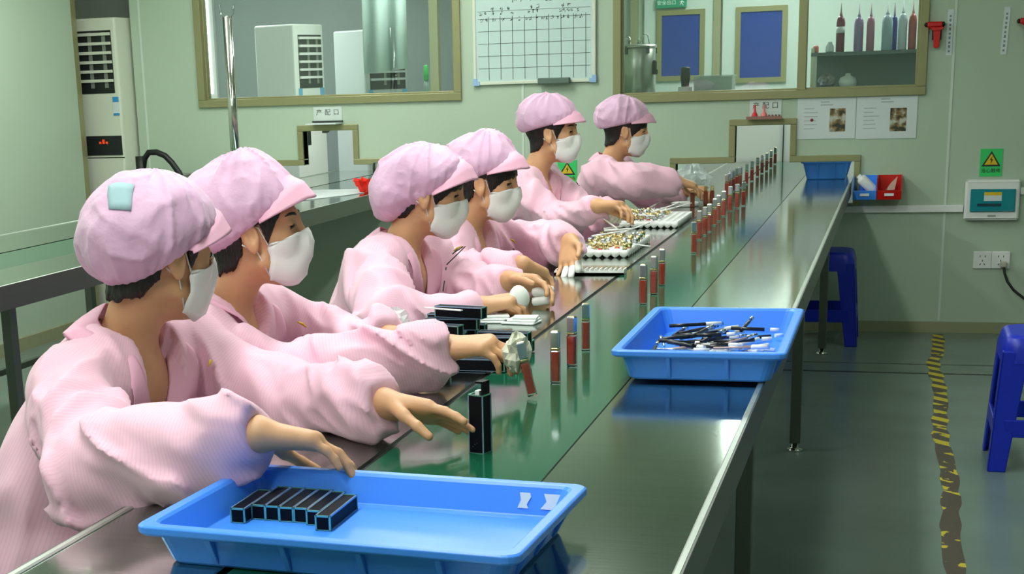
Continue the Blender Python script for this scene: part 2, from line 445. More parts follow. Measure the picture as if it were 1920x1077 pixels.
conveyor('conveyor_table', 'long steel table with a green belt the pink-clad workers sit along', -1.052, -0.227, -0.780, -0.492, 0.9, 10.3, (1.6, 3.58, 5.58, 7.58, 9.6))
conveyor('conveyor_table', 'steel table with green belt behind the workers by the left wall', -3.66, -2.672, -3.245, -2.95, 1.2, 10.0, (2.35, 4.35, 6.35, 8.6), fascia=0.075)

# white cabinet beyond the end of the right conveyor
mb = MB(); mb.bx(-1.25, 0.1, 10.33, 10.8, 0, 1.16)
c_ = thing('storage_cabinet', 'white cabinet seen through the opening at the end of the right conveyor', 'cabinet', (-0.72, 10.5, 0))
mb.build('body', MT['white'], c_, bevel=0.006)
mb = MB(); mb.bx(-0.715, -0.709, 10.322, 10.33, 0.1, 1.08); mb.build('door_gap', MT['ink'], c_)

# blue crate beyond the opening, on the right strip of the table
def crate(name, label, cx, cy, sx, sy, h, z0, rot=0.0, ribs=(4, 3), group=None, mt='blue', fz=0.005):
    """open shallow crate with a flared rim: outer size sx, sy at the rim"""
    R = Matrix.Rotation(rot, 3, 'Z'); t = thing(name, label, 'crate', (cx, cy, z0), group)
    def ring(ix, z, r=0.02, n=4):
        out = []
        hx, hy = sx/2-ix, sy/2-ix
        for qx, qy, a0 in ((1, 1, 0), (-1, 1, PI/2), (-1, -1, PI), (1, -1, 3*PI/2)):
            for k in range(n+1):
                a = a0+PI/2*k/n
                out.append(Vector((cx, cy, z0)) + R @ Vector((qx*(hx-r)+r*math.cos(a), qy*(hy-r)+r*math.sin(a), z)))
        return out
    mb = MB()
    mb.grid([ring(0.040, 0.003), ring(0.034, 0.0), ring(0.030, 0.004), ring(0.018, h-0.014), ring(0.004, h-0.014), ring(0.0, h-0.010), ring(0.0, h-0.002), ring(0.003, h), ring(0.016, h), ring(0.020, h-0.004), ring(0.033, fz+.003), ring(0.042, fz)], closed=True, smooth=False)
    bot = ring(0.040, 0.003); top = ring(0.042, fz)
    mb.add(bot, [list(range(len(bot)))[::-1]]); mb.add(top, [list(range(len(top)))])
    for ax, nn, ln, off in ((0, ribs[0], sx, sy), (1, ribs[1], sy, sx)):
        for k in range(nn):
            u = -ln/2 + ln*(k+1)/(nn+1)
            for sgn in (-1, 1):
                for a, b, top_, bt in ((0.0015, 0.018, h-0.014, 0.006),):
                    o1 = off/2-0.008; o0 = off/2-0.024
                    pts = []
                    for zz, oo in ((bt, off/2-0.0265), (top_, o1+0.002)):
                        for du in (-0.004, 0.004):
                            for oi in (off/2-0.030 if zz == bt else off/2-0.018, oo):
                                p = (u+du, sgn*oi, zz) if ax == 0 else (sgn*oi, u+du, zz)
                                pts.append(Vector((cx, cy, z0)) + R @ Vector(p))
                    mb.add([pts[0], pts[2], pts[3], pts[1], pts[4], pts[6], pts[7], pts[5]], [(3, 2, 1, 0), (4, 5, 6, 7), (0, 1, 5, 4), (1, 2, 6, 5), (2, 3, 7, 6), (3, 0, 4, 7)])
    mb.build('body', MT[mt], t, bevel=0.0012)
    return t
crate('plastic_crate', 'large blue crate in the foreground holding seven black boxes', -0.640, 1.814, 0.51, 0.335, 0.057, TZ, -0.06, fz=.014)
crate('plastic_crate', 'blue crate overhanging the right table edge, piled with slim wands', -0.352, 3.218, 0.335, 0.585, 0.062, TZ+0.0055, 0.0, ribs=(2, 5))
crate('plastic_crate', 'blue crate beyond the wall opening at the far end of the table', -0.365, 8.75, 0.26, 0.42, 0.10, TZ, 0.0, ribs=(2, 3))
# paper label remnants on the foreground crate's inner back wall: flat stickers at their place
for k, (x0, w, hh, lab) in enumerate(((-0.478, 0.018, 0.020, 'small torn white sticker on the inner wall of the foreground crate'), (-0.446, 0.036, 0.020, 'wider torn white sticker on the inner wall of the foreground crate'))):
    mb = MB(); yb = 1.9815
    pts = [(x0, 0.026), (x0+w*0.85, 0.026), (x0+w*0.7, 0.031), (x0+w, 0.026+hh*.75), (x0+w*.9, 0.026+hh), (x0+w*.1, 0.026+hh), (x0+w*.22, 0.036)]
    Rk = Matrix.Rotation(-0.06, 3, 'Z'); Ck = Vector((-0.640, 1.814, 0))
    mb.add([Ck + Rk @ (Vector((p, 1.9815-0.033+0.013*((q-0.017)/0.036)-0.0012, TZ+q))-Ck) for p, q in pts], [list(range(len(pts)))])
    tag(mb.build('sticker', MT['paper'], solid=0.0006), lab, 'sticker')

# ------------------------------------------------------------------ stools
def stool(cx, cy, label, seat=0.29, foot=0.36, h=0.46, mt='navy', rot=0.0, group=None):
    t = thing('stool', label, 'stool', (cx, cy, 0), group)
    s2, f2 = seat/2, foot/2
    def rsq(hw, z, r=0.05, n=5):
        return [(cx+qx*(hw-r)+r*math.cos(a0+PI/2*k/n), cy+qy*(hw-r)+r*math.sin(a0+PI/2*k/n), z) for qx, qy, a0 in ((1, 1, 0), (-1, 1, PI/2), (-1, -1, PI), (1, -1, 3*PI/2)) for k in range(n+1)]
    mb = MB(); rows = [rsq(s2+0.012, h-0.09), rsq(s2+0.008, h-0.04), rsq(s2, h-0.012), rsq(s2-0.008, h-0.003), rsq(s2-0.02, h)]
    mb.grid(rows, closed=True); mb.add(rows[-1], [list(range(len(rows[-1])))])
    r2 = [rsq(s2+0.008, h-0.09), rsq(s2-0.01, h-0.012)]; mb.grid([r2[1], r2[0]], closed=True); mb.add(r2[1], [list(range(len(r2[1])))[::-1]])
    mb.grid([rows[0], r2[0]][::-1], closed=True)
    mb.build('seat', MT[mt], t)
    for qx in (-1, 1):
        for qy in (-1, 1):
            mb = MB()
            for ax in (0, 1):
                pts = []
                for z, hw, w in ((0.0, f2, 0.058), (h-0.05, s2+0.008, 0.085)):
                    for (a, b) in ((0, 0), (w, 0), (w, 0.008), (0, 0.008)):
                        ux, uy = (a, b) if ax == 0 else (b, a)
                        pts.append((cx+qx*(hw-ux), cy+qy*(hw-uy), z))
                mb.hexa(pts)
            mb.build('leg', MT[mt], t, bevel=0.004)
    for z in (0.15,):
        hw = f2+(s2-f2)*z/h-0.004
        mb = MB()
        for s_ in (-1, 1):
            mb.bx(cx-hw+0.03, cx+hw-0.03, cy+s_*hw-0.006, cy+s_*hw+0.006, z-0.03, z+0.03)
            mb.bx(cx+s_*hw-0.006, cx+s_*hw+0.006, cy-hw+0.03, cy+hw-0.03, z-0.03, z+0.03)
        mb.build('stretcher', MT[mt], t, bevel=0.003)
    return t
stool(-0.335, 7.97, 'blue plastic stool tucked under the far end of the right table by the wall')
stool(0.515, 5.56, 'blue plastic stool standing alone on the right side of the floor')

# hazard tape on the floor
m = bpy.data.materials.new('hazard_tape'); m.use_nodes = True; nt = m.node_tree; b = nt.nodes['Principled BSDF']
tc = nt.nodes.new('ShaderNodeTexCoord'); sx = nt.nodes.new('ShaderNodeSeparateXYZ'); nt.links.new(tc.outputs['Object'], sx.inputs[0])
ad = nt.nodes.new('ShaderNodeMath'); ad.operation = 'ADD'; nt.links.new(sx.outputs[0], ad.inputs[0]); nt.links.new(sx.outputs[1], ad.inputs[1])
md = nt.nodes.new('ShaderNodeMath'); md.operation = 'MULTIPLY'; md.inputs[1].default_value = 7.5; nt.links.new(ad.outputs[0], md.inputs[0])
fr = nt.nodes.new('ShaderNodeMath'); fr.operation = 'FRACT'; nt.links.new(md.outputs[0], fr.inputs[0])
gt = nt.nodes.new('ShaderNodeMath'); gt.operation = 'GREATER_THAN'; gt.inputs[1].default_value = 0.5; nt.links.new(fr.outputs[0], gt.inputs[0])
nz = nt.nodes.new('ShaderNodeTexNoise'); nz.inputs['Scale'].default_value = 9; nz.inputs['Detail'].default_value = 5; nt.links.new(tc.outputs['Object'], nz.inputs[0])
# the near half of the tape is worn through
mr = nt.nodes.new('ShaderNodeMapRange'); mr.inputs['From Min'].default_value = -2.3; mr.inputs['From Max'].default_value = 1.0; mr.inputs['To Min'].default_value = -0.22; mr.inputs['To Max'].default_value = 0.06; nt.links.new(sx.outputs[1], mr.inputs[0])
a2 = nt.nodes.new('ShaderNodeMath'); a2.operation = 'ADD'; nt.links.new(nz.outputs[0], a2.inputs[0]); nt.links.new(mr.outputs[0], a2.inputs[1])
g2 = nt.nodes.new('ShaderNodeMath'); g2.operation = 'GREATER_THAN'; g2.inputs[1].default_value = 0.45; nt.links.new(a2.outputs[0], g2.inputs[0])
mu = nt.nodes.new('ShaderNodeMath'); mu.operation = 'MULTIPLY'; nt.links.new(gt.outputs[0], mu.inputs[0]); nt.links.new(g2.outputs[0], mu.inputs[1])
mx = nt.nodes.new('ShaderNodeMix'); mx.data_type = 'RGBA'; mx.inputs[6].default_value = L(80, 70, 58); mx.inputs[7].default_value = L(205, 190, 40)
nt.links.new(mu.outputs[0], mx.inputs[0]); nt.links.new(mx.outputs[2], b.inputs['Base Color']); b.inputs['Roughness'].default_value = 0.5
mb = MB(); rows = []
for i in range(60):
    y = 3.4+(8.22-3.4)*i/59; w = 0.028+0.004*math.sin(i*1.7)+0.003*math.sin(i*4.1)
    x = 0.205+0.008*math.sin(i*0.35)+(0.02 if y > 7.5 else 0)
    rows.append([(x-w, y, 0.0008), (x+w, y, 0.0008)])
mb.grid(rows[::-1], smooth=False); o = mb.build('floor_tape', m)
tag(o, 'worn yellow and black hazard tape stuck along the floor', 'tape')
mb = MB(); mb.bx(-1.0, 3.0, 7.13, 7.15, 0, 0.0006); struct(mb.build('trim_12', MT['black']), 'dark joint line across the floor')
mb = MB(); mb.bx(-1.0, 0.5, 7.36, 7.368, 0, 0.0006); struct(mb.build('trim_13', MT['black']), 'thin dark scratch line across the floor')
# ------------------------------------------------------------------ things on the back wall
FY = WY
wb = thing('whiteboard', 'whiteboard with a ruled grid and handwriting between the two windows', 'whiteboard', (-1.88, FY-0.01, 1.31))
bx0, bx1, bz0, bz1 = -2.213, -1.546, 1.312, 1.80
mb = MB(); frame_rect(mb, bx0, bx1, bz0, bz1, 0.016, FY-0.02, FY-0.001); mb.build('frame', MT['offwhite'], wb, bevel=0.002)
wbm = MB(); mb = wbm; mb.bx(bx0+.012, bx1-.012, FY-0.014, FY-0.002, bz0+.012, bz1-.012)
for k in range(1, 10): mb.bx(bx0+.02+.066*k-.0012, bx0+.02+.066*k+.0012, FY-0.0150, FY-0.0138, bz0+0.025, bz1-0.135, 1)
for k in range(5): mb.bx(bx0+.028, bx1-.028, FY-0.0150, FY-0.0138, bz0+0.085+.064*k-.001, bz0+0.085+.064*k+.001, 1)
mb.bx(bx0+.028, bx1-.028, FY-0.0150, FY-0.0138, bz1-0.108, bz1-0.1065, 1)
rw = random.Random(3)
def scribble(mb, x, z, s):
    for _ in range(5):
        if rw.random() < .5:
            a = x+rw.uniform(0, .4)*s; b = a+rw.uniform(.3, .6)*s; c = z+rw.uniform(-.45, .45)*s
            mb.hexa([(a, FY-.0148, c-.05*s), (b, FY-.0148, c-.05*s+.08*s), (b, FY-.0138, c-.05*s+.08*s), (a, FY-.0138, c-.05*s), (a, FY-.0148, c+.05*s), (b, FY-.0148, c+.13*s), (b, FY-.0138, c+.13*s), (a, FY-.0138, c+.05*s)], 1)
        else:
            a = x+rw.uniform(.1, .9)*s; c = z+rw.uniform(-.5, 0)*s; d = c+rw.uniform(.3, .6)*s
            mb.hexa([(a-.05*s, FY-.0148, c), (a+.05*s, FY-.0148, c), (a+.05*s, FY-.0138, c), (a-.05*s, FY-.0138, c), (a-.05*s+.1*s, FY-.0148, d), (a+.05*s+.1*s, FY-.0148, d), (a+.05*s+.1*s, FY-.0138, d), (a-.05*s+.1*s, FY-.0138, d)], 1)
for x in (.215, .26, .305, .39, .42): scribble(mb, bx0+x, bz1-.052, .032)
for x in (.10, .145, .19, .315, .345, .48, .515): scribble(mb, bx0+x, bz1-.094, .022)
for x in (.035, .062, .10, .15, .205, .30, .325, .345, .47, .49, .51, .53, .565): scribble(mb, bx0+x, bz1-.118, .02)
for x in (.04, .065, .105, .155, .205, .25, .285, .31, .345, .375, .40, .425, .455, .48, .51, .55, .58): scribble(mb, bx0+x, bz1-.152, .021)
mb.build('board', [mat('whiteboard_face', L(196, 220, 214), 0.18), MT['ink']], wb)
MT['cornerblue'] = mat('blue_corner_cap', L(150, 188, 226), 0.4)
for x, sx in ((bx0, 1), (bx1, -1)):
    for z, sz in ((bz0, 1), (bz1, -1)):
        mb = MB(); mb.bx(x-.003*sx, x+.034*sx, FY-.023, FY-.001, z-.003*sz, z+.018*sz); mb.bx(x-.003*sx, x+.018*sx, FY-.023, FY-.001, z+.018*sz, z+.034*sz)
        mb.build('corner_cap', MT['cornerblue'], wb)
mb = MB(); mb.bx(-1.852, -1.680, FY-.055, FY-.0205, bz0-.006, bz0+.026, bev=.004)
tag(mb.build('board_eraser', mat('grey_felt', L(95, 115, 104), 0.8)), 'dark grey eraser resting on the lower rim of the whiteboard', 'eraser')

# hygiene notices: papers with a small photograph
def notice(x0, x1, z0, z1, label, seed):
    t = thing('notice', label, 'notice', ((x0+x1)/2, FY-.001, z0))
    sh = MB(); sh.bx(x0, x1, FY-.004, FY-.0005, z0, z1)
    mp = bpy.data.materials.new('notice_photo'); mp.use_nodes = True; n2 = mp.node_tree; b2 = n2.nodes['Principled BSDF']
    tcc = n2.nodes.new('ShaderNodeTexCoord'); vz = n2.nodes.new('ShaderNodeTexNoise'); vz.inputs['Scale'].default_value = 22+seed; vz.inputs['Detail'].default_value = 3
    cr = n2.nodes.new('ShaderNodeValToRGB'); cr.color_ramp.elements[0].position = .40; cr.color_ramp.elements[0].color = L(48, 56, 40); cr.color_ramp.elements[1].position = .62; cr.color_ramp.elements[1].color = L(190, 195, 180)
    e2 = cr.color_ramp.elements.new(.52); e2.color = L(140, 115, 70)
    n2.links.new(tcc.outputs['Object'], vz.inputs[0]); n2.links.new(vz.outputs[0], cr.inputs[0]); n2.links.new(cr.outputs[0], b2.inputs['Base Color'])
    w = x1-x0
    mb = MB(); mb.bx(x0+w*.56, x0+w*.83, FY-.0048, FY-.004, z0+.035, z0+.15); mb.build('photograph', mp, t)
    mb = sh
    rr = random.Random(seed)
    for k in range(2): mb.bx(x0+w*.40, x0+w*(.55+.06*k), FY-.0045, FY-.004, z1-.028-.014*k, z1-.022-.014*k, 1)
    for k in range(6): mb.bx(x0+w*.12, x0+w*rr.uniform(.28, .40), FY-.0045, FY-.004, z0+.05+.02*k, z0+.054+.02*k, 1)
    mb.build('sheet', [MT['paper'], mat('faded_ink', L(172, 184, 184), .8)], t)
    return t
nt1 = notice(-0.505, -0.218, 0.990, 1.198, 'white notice with a red mark and small photo, left one of the pair', 3)
mb = MB(); mb.lathe((-0.432, FY-.004, 1.085), [(.008, 0), (.008, .001)], 12, ax=(0, -1, 0)); mb.build('red_mark', mat('dark_red_ink', L(140, 40, 50), .6), nt1)
notice(-0.214, 0.078, 0.985, 1.205, 'white notice with a small photo, right one of the pair under the window', 9)

# signs over the two openings: clear shelf with a printed card
def card(x0, x1, z0, z1, label):
    t = thing('opening_sign', label, 'sign', ((x0+x1)/2, FY-.001, z0))
    mb = MB(); mb.bx(x0, x1, FY-.0035, FY-.0005, z0, z1); mb.build('card', mat('pale_card', L(206, 220, 212), .6), t)
    w = x1-x0
    for k, ch in enumerate('产配口'):
        text_mesh('lettering', ch, (x0+w*(.2+.3*k), FY-.0036, z1-.033), .036, MT['ink'], t)
    return t
card(-3.155, -2.985, 1.135, 1.222, 'white card with three dark characters over the left opening')
card(-0.745, -0.585, 1.105, 1.195, 'white card with three dark characters over the right opening')
t = thing('wall_shelf', 'small dark-edged shelf holding nothing over the left opening', 'shelf', (-3.07, FY-.06, 1.11))
t['label'] = 'little glass shelf sticking out above the left opening'
mb = MB(); mb.bx(-3.16, -2.98, FY-.13, FY-.016, 1.128, 1.134); mb.build('plate', MT['paper'], t)
mb = MB(); mb.bx(-3.16, -2.98, FY-.018, FY-.001, 1.137, 1.145); mb.build('back_strip', MT['ink'], t)
t = thing('wall_shelf', 'little clear shelf with a row of samples above the right opening', 'shelf', (-0.665, FY-.06, 1.08))
mb = MB(); mb.bx(-0.755, -0.575, FY-.085, FY-.016, 1.097, 1.101); mb.build('plate', MT['paper'], t)
mb = MB(); mb.bx(-0.755, -0.575, FY-.087, FY-.084, 1.097, 1.113); mb.build('front_lip', mat('brown_strip', L(150, 110, 95), .5), t)
MT['redsoft'] = mat('red_translucent', L(235, 50, 60), .3, Alpha=1.0)
for k, (x, lab) in enumerate(((-0.715, 'red bulb-shaped sample bottle, left one on the little clear shelf'), (-0.668, 'paler red sample bottle, right one on the little clear shelf'))):
    mb = MB(); mb.lathe((x, FY-.05, 1.101), [(.012, 0), (.015, .006), (.016, .016), (.012, .026), (.006, .032), (.005, .055), (.0045, .068)], 14)
    tag(mb.build('sample_bottle', MT['redsoft'] if k == 0 else mat('pink_translucent', L(240, 130, 130), .3)), lab, 'bottle')
for k in range(4):
    mb = MB(); mb.lathe((-0.643+k*.017, FY-.05, 1.101), [(.006, 0), (.006, .014), (.004, .018)], 8)
    tag(mb.build('sample_pot', mat('brown_pot', L(120, 80, 70), .4)), 'tiny brown sample pot in a row on the little clear shelf', 'pot', 'sample pots on the clear shelf')

# emergency hammers and label strips
def hammer(x, z, label):
    t = thing('emergency_hammer', label, 'hammer', (x, FY-.02, z))
    mb = MB(); mb.bx(x-.048, x+.022, FY-.045, FY-.004, z-.012, z+.014, bev=.004)
    mb.prism([(x-.040, z-.012), (x-.018, z-.030), (x+.014, z-.030), (x+.034, z-.012)], FY-.042, FY-.006)
    mb.build('head', MT['red'], t, bevel=.002)
    for px_, ax_, r_ in ((x+.022, 1, .013), (x-.048, -1, .011)):
        mb = MB(); mb.lathe((px_, FY-.024, z+.001), [(r_, 0), (r_, .008), (.005, .014)], 12, ax=(ax_, 0, 0)); mb.build('striker', MT['black'], t)
    mb = MB(); mb.prism([(x-.015, z-.105), (x-.009, z-.112), (x+.006, z-.112), (x+.012, z-.105), (x+.015, z-.030), (x-.018, z-.030)], FY-.040, FY-.010); mb.build('handle', MT['red'], t, bevel=.003)
    mb = MB(); mb.bx(x-.024, x+.021, FY-.030, FY-.001, z-.072, z-.022); mb.build('holder', MT['black'], t)
hammer(0.153, 1.530, 'red emergency hammer hanging on the wall right beside the window frame')
hammer(0.578, 1.530, 'red emergency hammer on the wall at the right edge, beyond the label strips')
def strip(x, z0, z1, lean, label):
    t = thing('label_strip', label, 'label', (x, FY-.001, z0))
    mb = MB(); mb.hexa([(x-.014-lean, FY-.003, z0), (x+.014-lean, FY-.003, z0), (x+.014-lean, FY-.0005, z0), (x-.014-lean, FY-.0005, z0), (x-.014+lean, FY-.003, z1), (x+.014+lean, FY-.003, z1), (x+.014+lean, FY-.0005, z1), (x-.014+lean, FY-.0005, z1)]); n = 9
    for k in range(n):
        z = z0+.014+(z1-z0-.03)*k/n; u = lean*(2*(z-z0)/(z1-z0)-1)
        mb.bx(x-.0045+u, x+.0045+u, FY-.0035, FY-.003, z, z+.010+.003*(k % 2), 1)
    mb.build('strip', [MT['paper'], mat('grey_print', L(120, 145, 142), .7)], t)
strip(0.212, 1.382, 1.600, 0.0, 'narrow white label strip on the wall beside the left hammer')
strip(0.468, 1.377, 1.600, 0.004, 'narrow white label strip on the wall beside the right hammer')

# warning sign, distribution box, sockets
def warning(x0, x1, z0, z1, y, label):
    t = thing('warning_sign', label, 'sign', ((x0+x1)/2, y, z0))
    mb = MB(); mb.bx(x0, x1, y-.003, y-.0003, z0, z1); mb.build('plate', MT['signgreen'], t)
    w = x1-x0; cx = (x0+x1)/2; zb = z0+(z1-z0)*.36; zt = z1-(z1-z0)*.08
    mb = MB(); mb.prism([(cx-w*.43, zb), (cx+w*.43, zb), (cx, zt)], y-.0042, y-.003); mb.build('triangle_border', MT['ink'], t, bevel=.002)
    mb = MB(); mb.prism([(cx-w*.30, zb+(zt-zb)*.11), (cx+w*.30, zb+(zt-zb)*.11), (cx, zt-(zt-zb)*.17)], y-.0048, y-.0042); mb.build('triangle', MT['yellow'], t)
    mb = MB(); q = (zt-zb); mb.prism([(cx+w*.05, zb+q*.68), (cx-w*.07, zb+q*.42), (cx-w*.0, zb+q*.42), (cx-w*.03, zb+q*.14), (cx+w*.08, zb+q*.47), (cx+w*.01, zb+q*.47)][::-1], y-.0054, y-.0048); mb.build('lightning_bolt', MT['ink'], t)
    text_mesh('lettering', '当心触电', (cx, y-.0034, z0+(z1-z0)*.20), w*.22, MT['ink'], t)
warning(0.388, 0.493, 0.790, 0.925, FY, 'green warning sign with a yellow lightning triangle above the electric box')
warning(-1.757, -1.652, 0.782, 0.905, FY, 'green warning sign with a yellow triangle half hidden behind the tall male worker')
t = thing('distribution_box', 'white electric box on the wall half hidden behind the tall male worker', 'electric box', (-1.62, FY-.04, 0.57))
mb = MB(); mb.bx(-1.722, -1.555, FY-.045, FY-.0005, 0.585, 0.772, bev=.008); mb.build('case', MT['white'], t, bevel=.003)
mb = MB(); mb.bx(-1.700, -1.577, FY-.056, FY-.045, 0.64, 0.72, bev=.008); mb.build('window_flap', MT['dark_flap'] if 'dark_flap' in MT else mat('dark_flap', L(60, 80, 82), .3), t)
eb = thing('distribution_box', 'white electric box with a teal window on the right of the wall', 'electric box', (0.45, FY-.04, 0.575))
x0, x1, z0, z1 = 0.325, 0.582, 0.578, 0.775
mb = MB(); mb.bx(x0, x1, FY-.045, FY-.0005, z0, z1, bev=.008); mb.build('case', MT['white'], eb, bevel=.003)
mb = MB(); mb.bx(x0+.026, x1-.020, FY-.056, FY-.045, z0+.042, z1-.045, bev=.008); wn = mb.build('window_flap', MT['teal'], eb, bevel=.002)
mb = MB(); mb.bx(x0+.09, x0+.172, FY-.058, FY-.056, z0+.095, z0+.122); mb.build('rating_label', MT['paper'], wn)
mb = MB(); mb.bx(x0+.09, x0+.172, FY-.058, FY-.056, z0+.122, z0+.138); mb.build('yellow_label', MT['yellow'], wn)
mb = MB(); mb.bx(x0+.06, x0+.172, FY-.0575, FY-.056, z0+.068, z0+.082); mb.build('breaker_row', mat('dark_teal', L(14, 60, 74), .4), wn)
mb = MB(); mb.bx(x0+.112, x0+.15, FY-.048, FY-.045, z0+.016, z0+.024); mb.build('name_plate', mat('grey_plate', L(150, 155, 152), .4), eb)
for k, (xc, lab) in enumerate(((0.428, 'white double wall socket with nothing plugged in'), (0.515, 'white wall socket with a black plug in it'))):
    t = thing('wall_socket', lab, 'socket', (xc, FY-.005, 0.33))
    mb = MB(); mb.bx(xc-.043, xc+.043, FY-.010, FY-.0003, 0.330, 0.416, bev=.003); mb.build('face_plate', MT['white'], t)
    mb = MB()
    for dx, dz, a in ((-.012, .062, 0), (.012, .062, 0), (0, .040, .0), (-.010, .022, .6), (.010, .022, -.6)):
        mb.box((xc+dx, FY-.0103, 0.33+dz), (.0035, .001, .010), Matrix.Rotation(a, 3, 'Y'))
    mb.build('slots', MT['ink'], t)
t = thing('power_plug', 'black plug and cable running down from the right-hand socket', 'plug', (0.53, FY-.03, .36))
mb = MB(); mb.bx(0.510, 0.545, FY-.040, FY-.0105, 0.338, 0.368, bev=.006); mb.build('plug_body', mat('grey_plug', L(190, 186, 172), .5), t)
mb = MB(); P = [(0.53, FY-.035, .338), (0.535, FY-.04, .31), (.55, FY-.05, .27), (.58, FY-.06, .23), (.63, FY-.07, .19), (.70, FY-.09, .14), (.8, FY-.11, .08), (.95, FY-.15, .02), (1.15, FY-.2, .008)]
mb.tube(P, .0065, 8); mb.build('cable', MT['black'], t)

# two small parts bins hanging on the wall at the table end
def bin_(x0, x1, mt, label, mt_in):
    t = thing('parts_bin', label, 'bin', ((x0+x1)/2, FY-.07, .685))
    z0, z1 = .690, .805; yb, yf = FY-.001, FY-.135
    mb = MB(); th = .004
    prof = [(yb, z1), (yb, z0), (yf, z0), (yf-.012, z0+.048)]
    def P(x): return [(x, yb, z0), (x, yf, z0), (x, yf-.012, z0+.045), (x, yf+.05, z1-.012), (x, yb, z1)]
    for x in (x0, x1-th):
        a = P(x); b = P(x+th); n = len(a)
        mb.add(a+b, [list(range(n)), list(range(n, 2*n))[::-1]]+[[i, n+i, n+(i+1) % n, (i+1) % n] for i in range(n)])
    mb.bx(x0, x1, yf, yb, z0, z0+th); mb.bx(x0, x1, yb-th, yb, z0, z1)
    mb.hexa([(x0, yf-.004, z0), (x1, yf-.004, z0), (x1, yf, z0), (x0, yf, z0), (x0, yf-.016, z0+.046), (x1, yf-.016, z0+.046), (x1, yf-.012, z0+.046), (x0, yf-.012, z0+.046)])
    mb.build('body', MT[mt], t, bevel=.0015)
    xc = (x0+x1)/2
    mb = MB(); mb.box((xc, yf-.0125, z0+.028), (.045, .002, .018), Matrix.Rotation(-.25, 3, 'X')); mb.build('bin_label', MT['paper'], t)
bin_(-0.213, -0.098, 'blue', 'small blue parts bin on the wall with a white bottle in it', 'navy')
bin_(-0.096, 0.022, 'red', 'small red parts bin on the wall beside the blue one', 'red')
mb = MB(); A = Vector((-.120, FY-.085, .738)); D = Vector((-.62, -.12, .62)).normalized()
mb.lathe(A, [(.018, -.02), (.024, -.015), (.026, 0), (.026, .075), (.020, .085), (.012, .088), (.012, .10)], 16, ax=D)
tag(mb.build('white_bottle', MT['white']), 'white cylinder bottle leaning out of the small blue bin', 'bottle')
mb = MB(); mb.add([(-.055, FY-.06, .735), (-.015, FY-.06, .735), (.000, FY-.05, .80), (-.03, FY-.07, .77), (-.05, FY-.09, .735), (-.012, FY-.09, .735)], [(0, 1, 2, 3), (4, 5, 2, 3), (0, 3, 4), (1, 5, 2), (0, 4, 5, 1)])
tag(mb.build('crumpled_bag', mat('clear_bag', L(200, 170, 155), .25), solid=.001), 'crumpled clear bag standing in the small red bin', 'bag')
# ------------------------------------------------------------------ implicit-surface tools for the people
f32 = np.float32
def V3(*a): return np.array(a, f32)
def sd_cone(P, a, b, ra, rb):
    a = np.asarray(a, f32); b = np.asarray(b, f32); d = b-a
    t = np.clip(((P-a) @ d)/max(float(d @ d), 1e-9), 0, 1)
    return np.linalg.norm(P-a-t[:, None]*d, axis=1)-(ra+(rb-ra)*t)
def sd_ell(P, c, r, R=None):
    q = P-np.asarray(c, f32)
    if R is not None: q = q @ np.asarray(R, f32)
    r = np.asarray(r, f32)
    k0 = np.linalg.norm(q/r, axis=1); k1 = np.linalg.norm(q/(r*r), axis=1)+1e-6
    return k0*(k0-1)/k1
def smin(a, b, k):
    h = np.maximum(k-np.abs(a-b), 0)/k
    return np.minimum(a, b)-h*h*k*.25
def smax(a, b, k): return -smin(-a, -b, k)

def _hash(ix, iy, iz):
    n = (ix.astype(np.int64)*374761393 + iy.astype(np.int64)*668265263 + iz.astype(np.int64)*2147483647) & 0xffffffff
    n = ((n ^ (n >> 13))*1274126177) & 0xffffffff
    return ((n ^ (n >> 16)) & 0xffff).astype(f32)/65535.0
def vnoise(P):
    i = np.floor(P).astype(np.int64); f = (P-i).astype(f32); f = f*f*(3-2*f)
    o = 0
    for dx in (0, 1):
        wx = f[:, 0] if dx else 1-f[:, 0]
        for dy in (0, 1):
            wy = f[:, 1] if dy else 1-f[:, 1]
            for dz in (0, 1):
                wz = f[:, 2] if dz else 1-f[:, 2]
                o = o+wx*wy*wz*_hash(i[:, 0]+dx, i[:, 1]+dy, i[:, 2]+dz)
    return o*2-1
def ridge(P): return 1-2*np.abs(vnoise(P))
def crease(P, p=3): return (1.09-np.sqrt(vnoise(P)**2+.012))**p

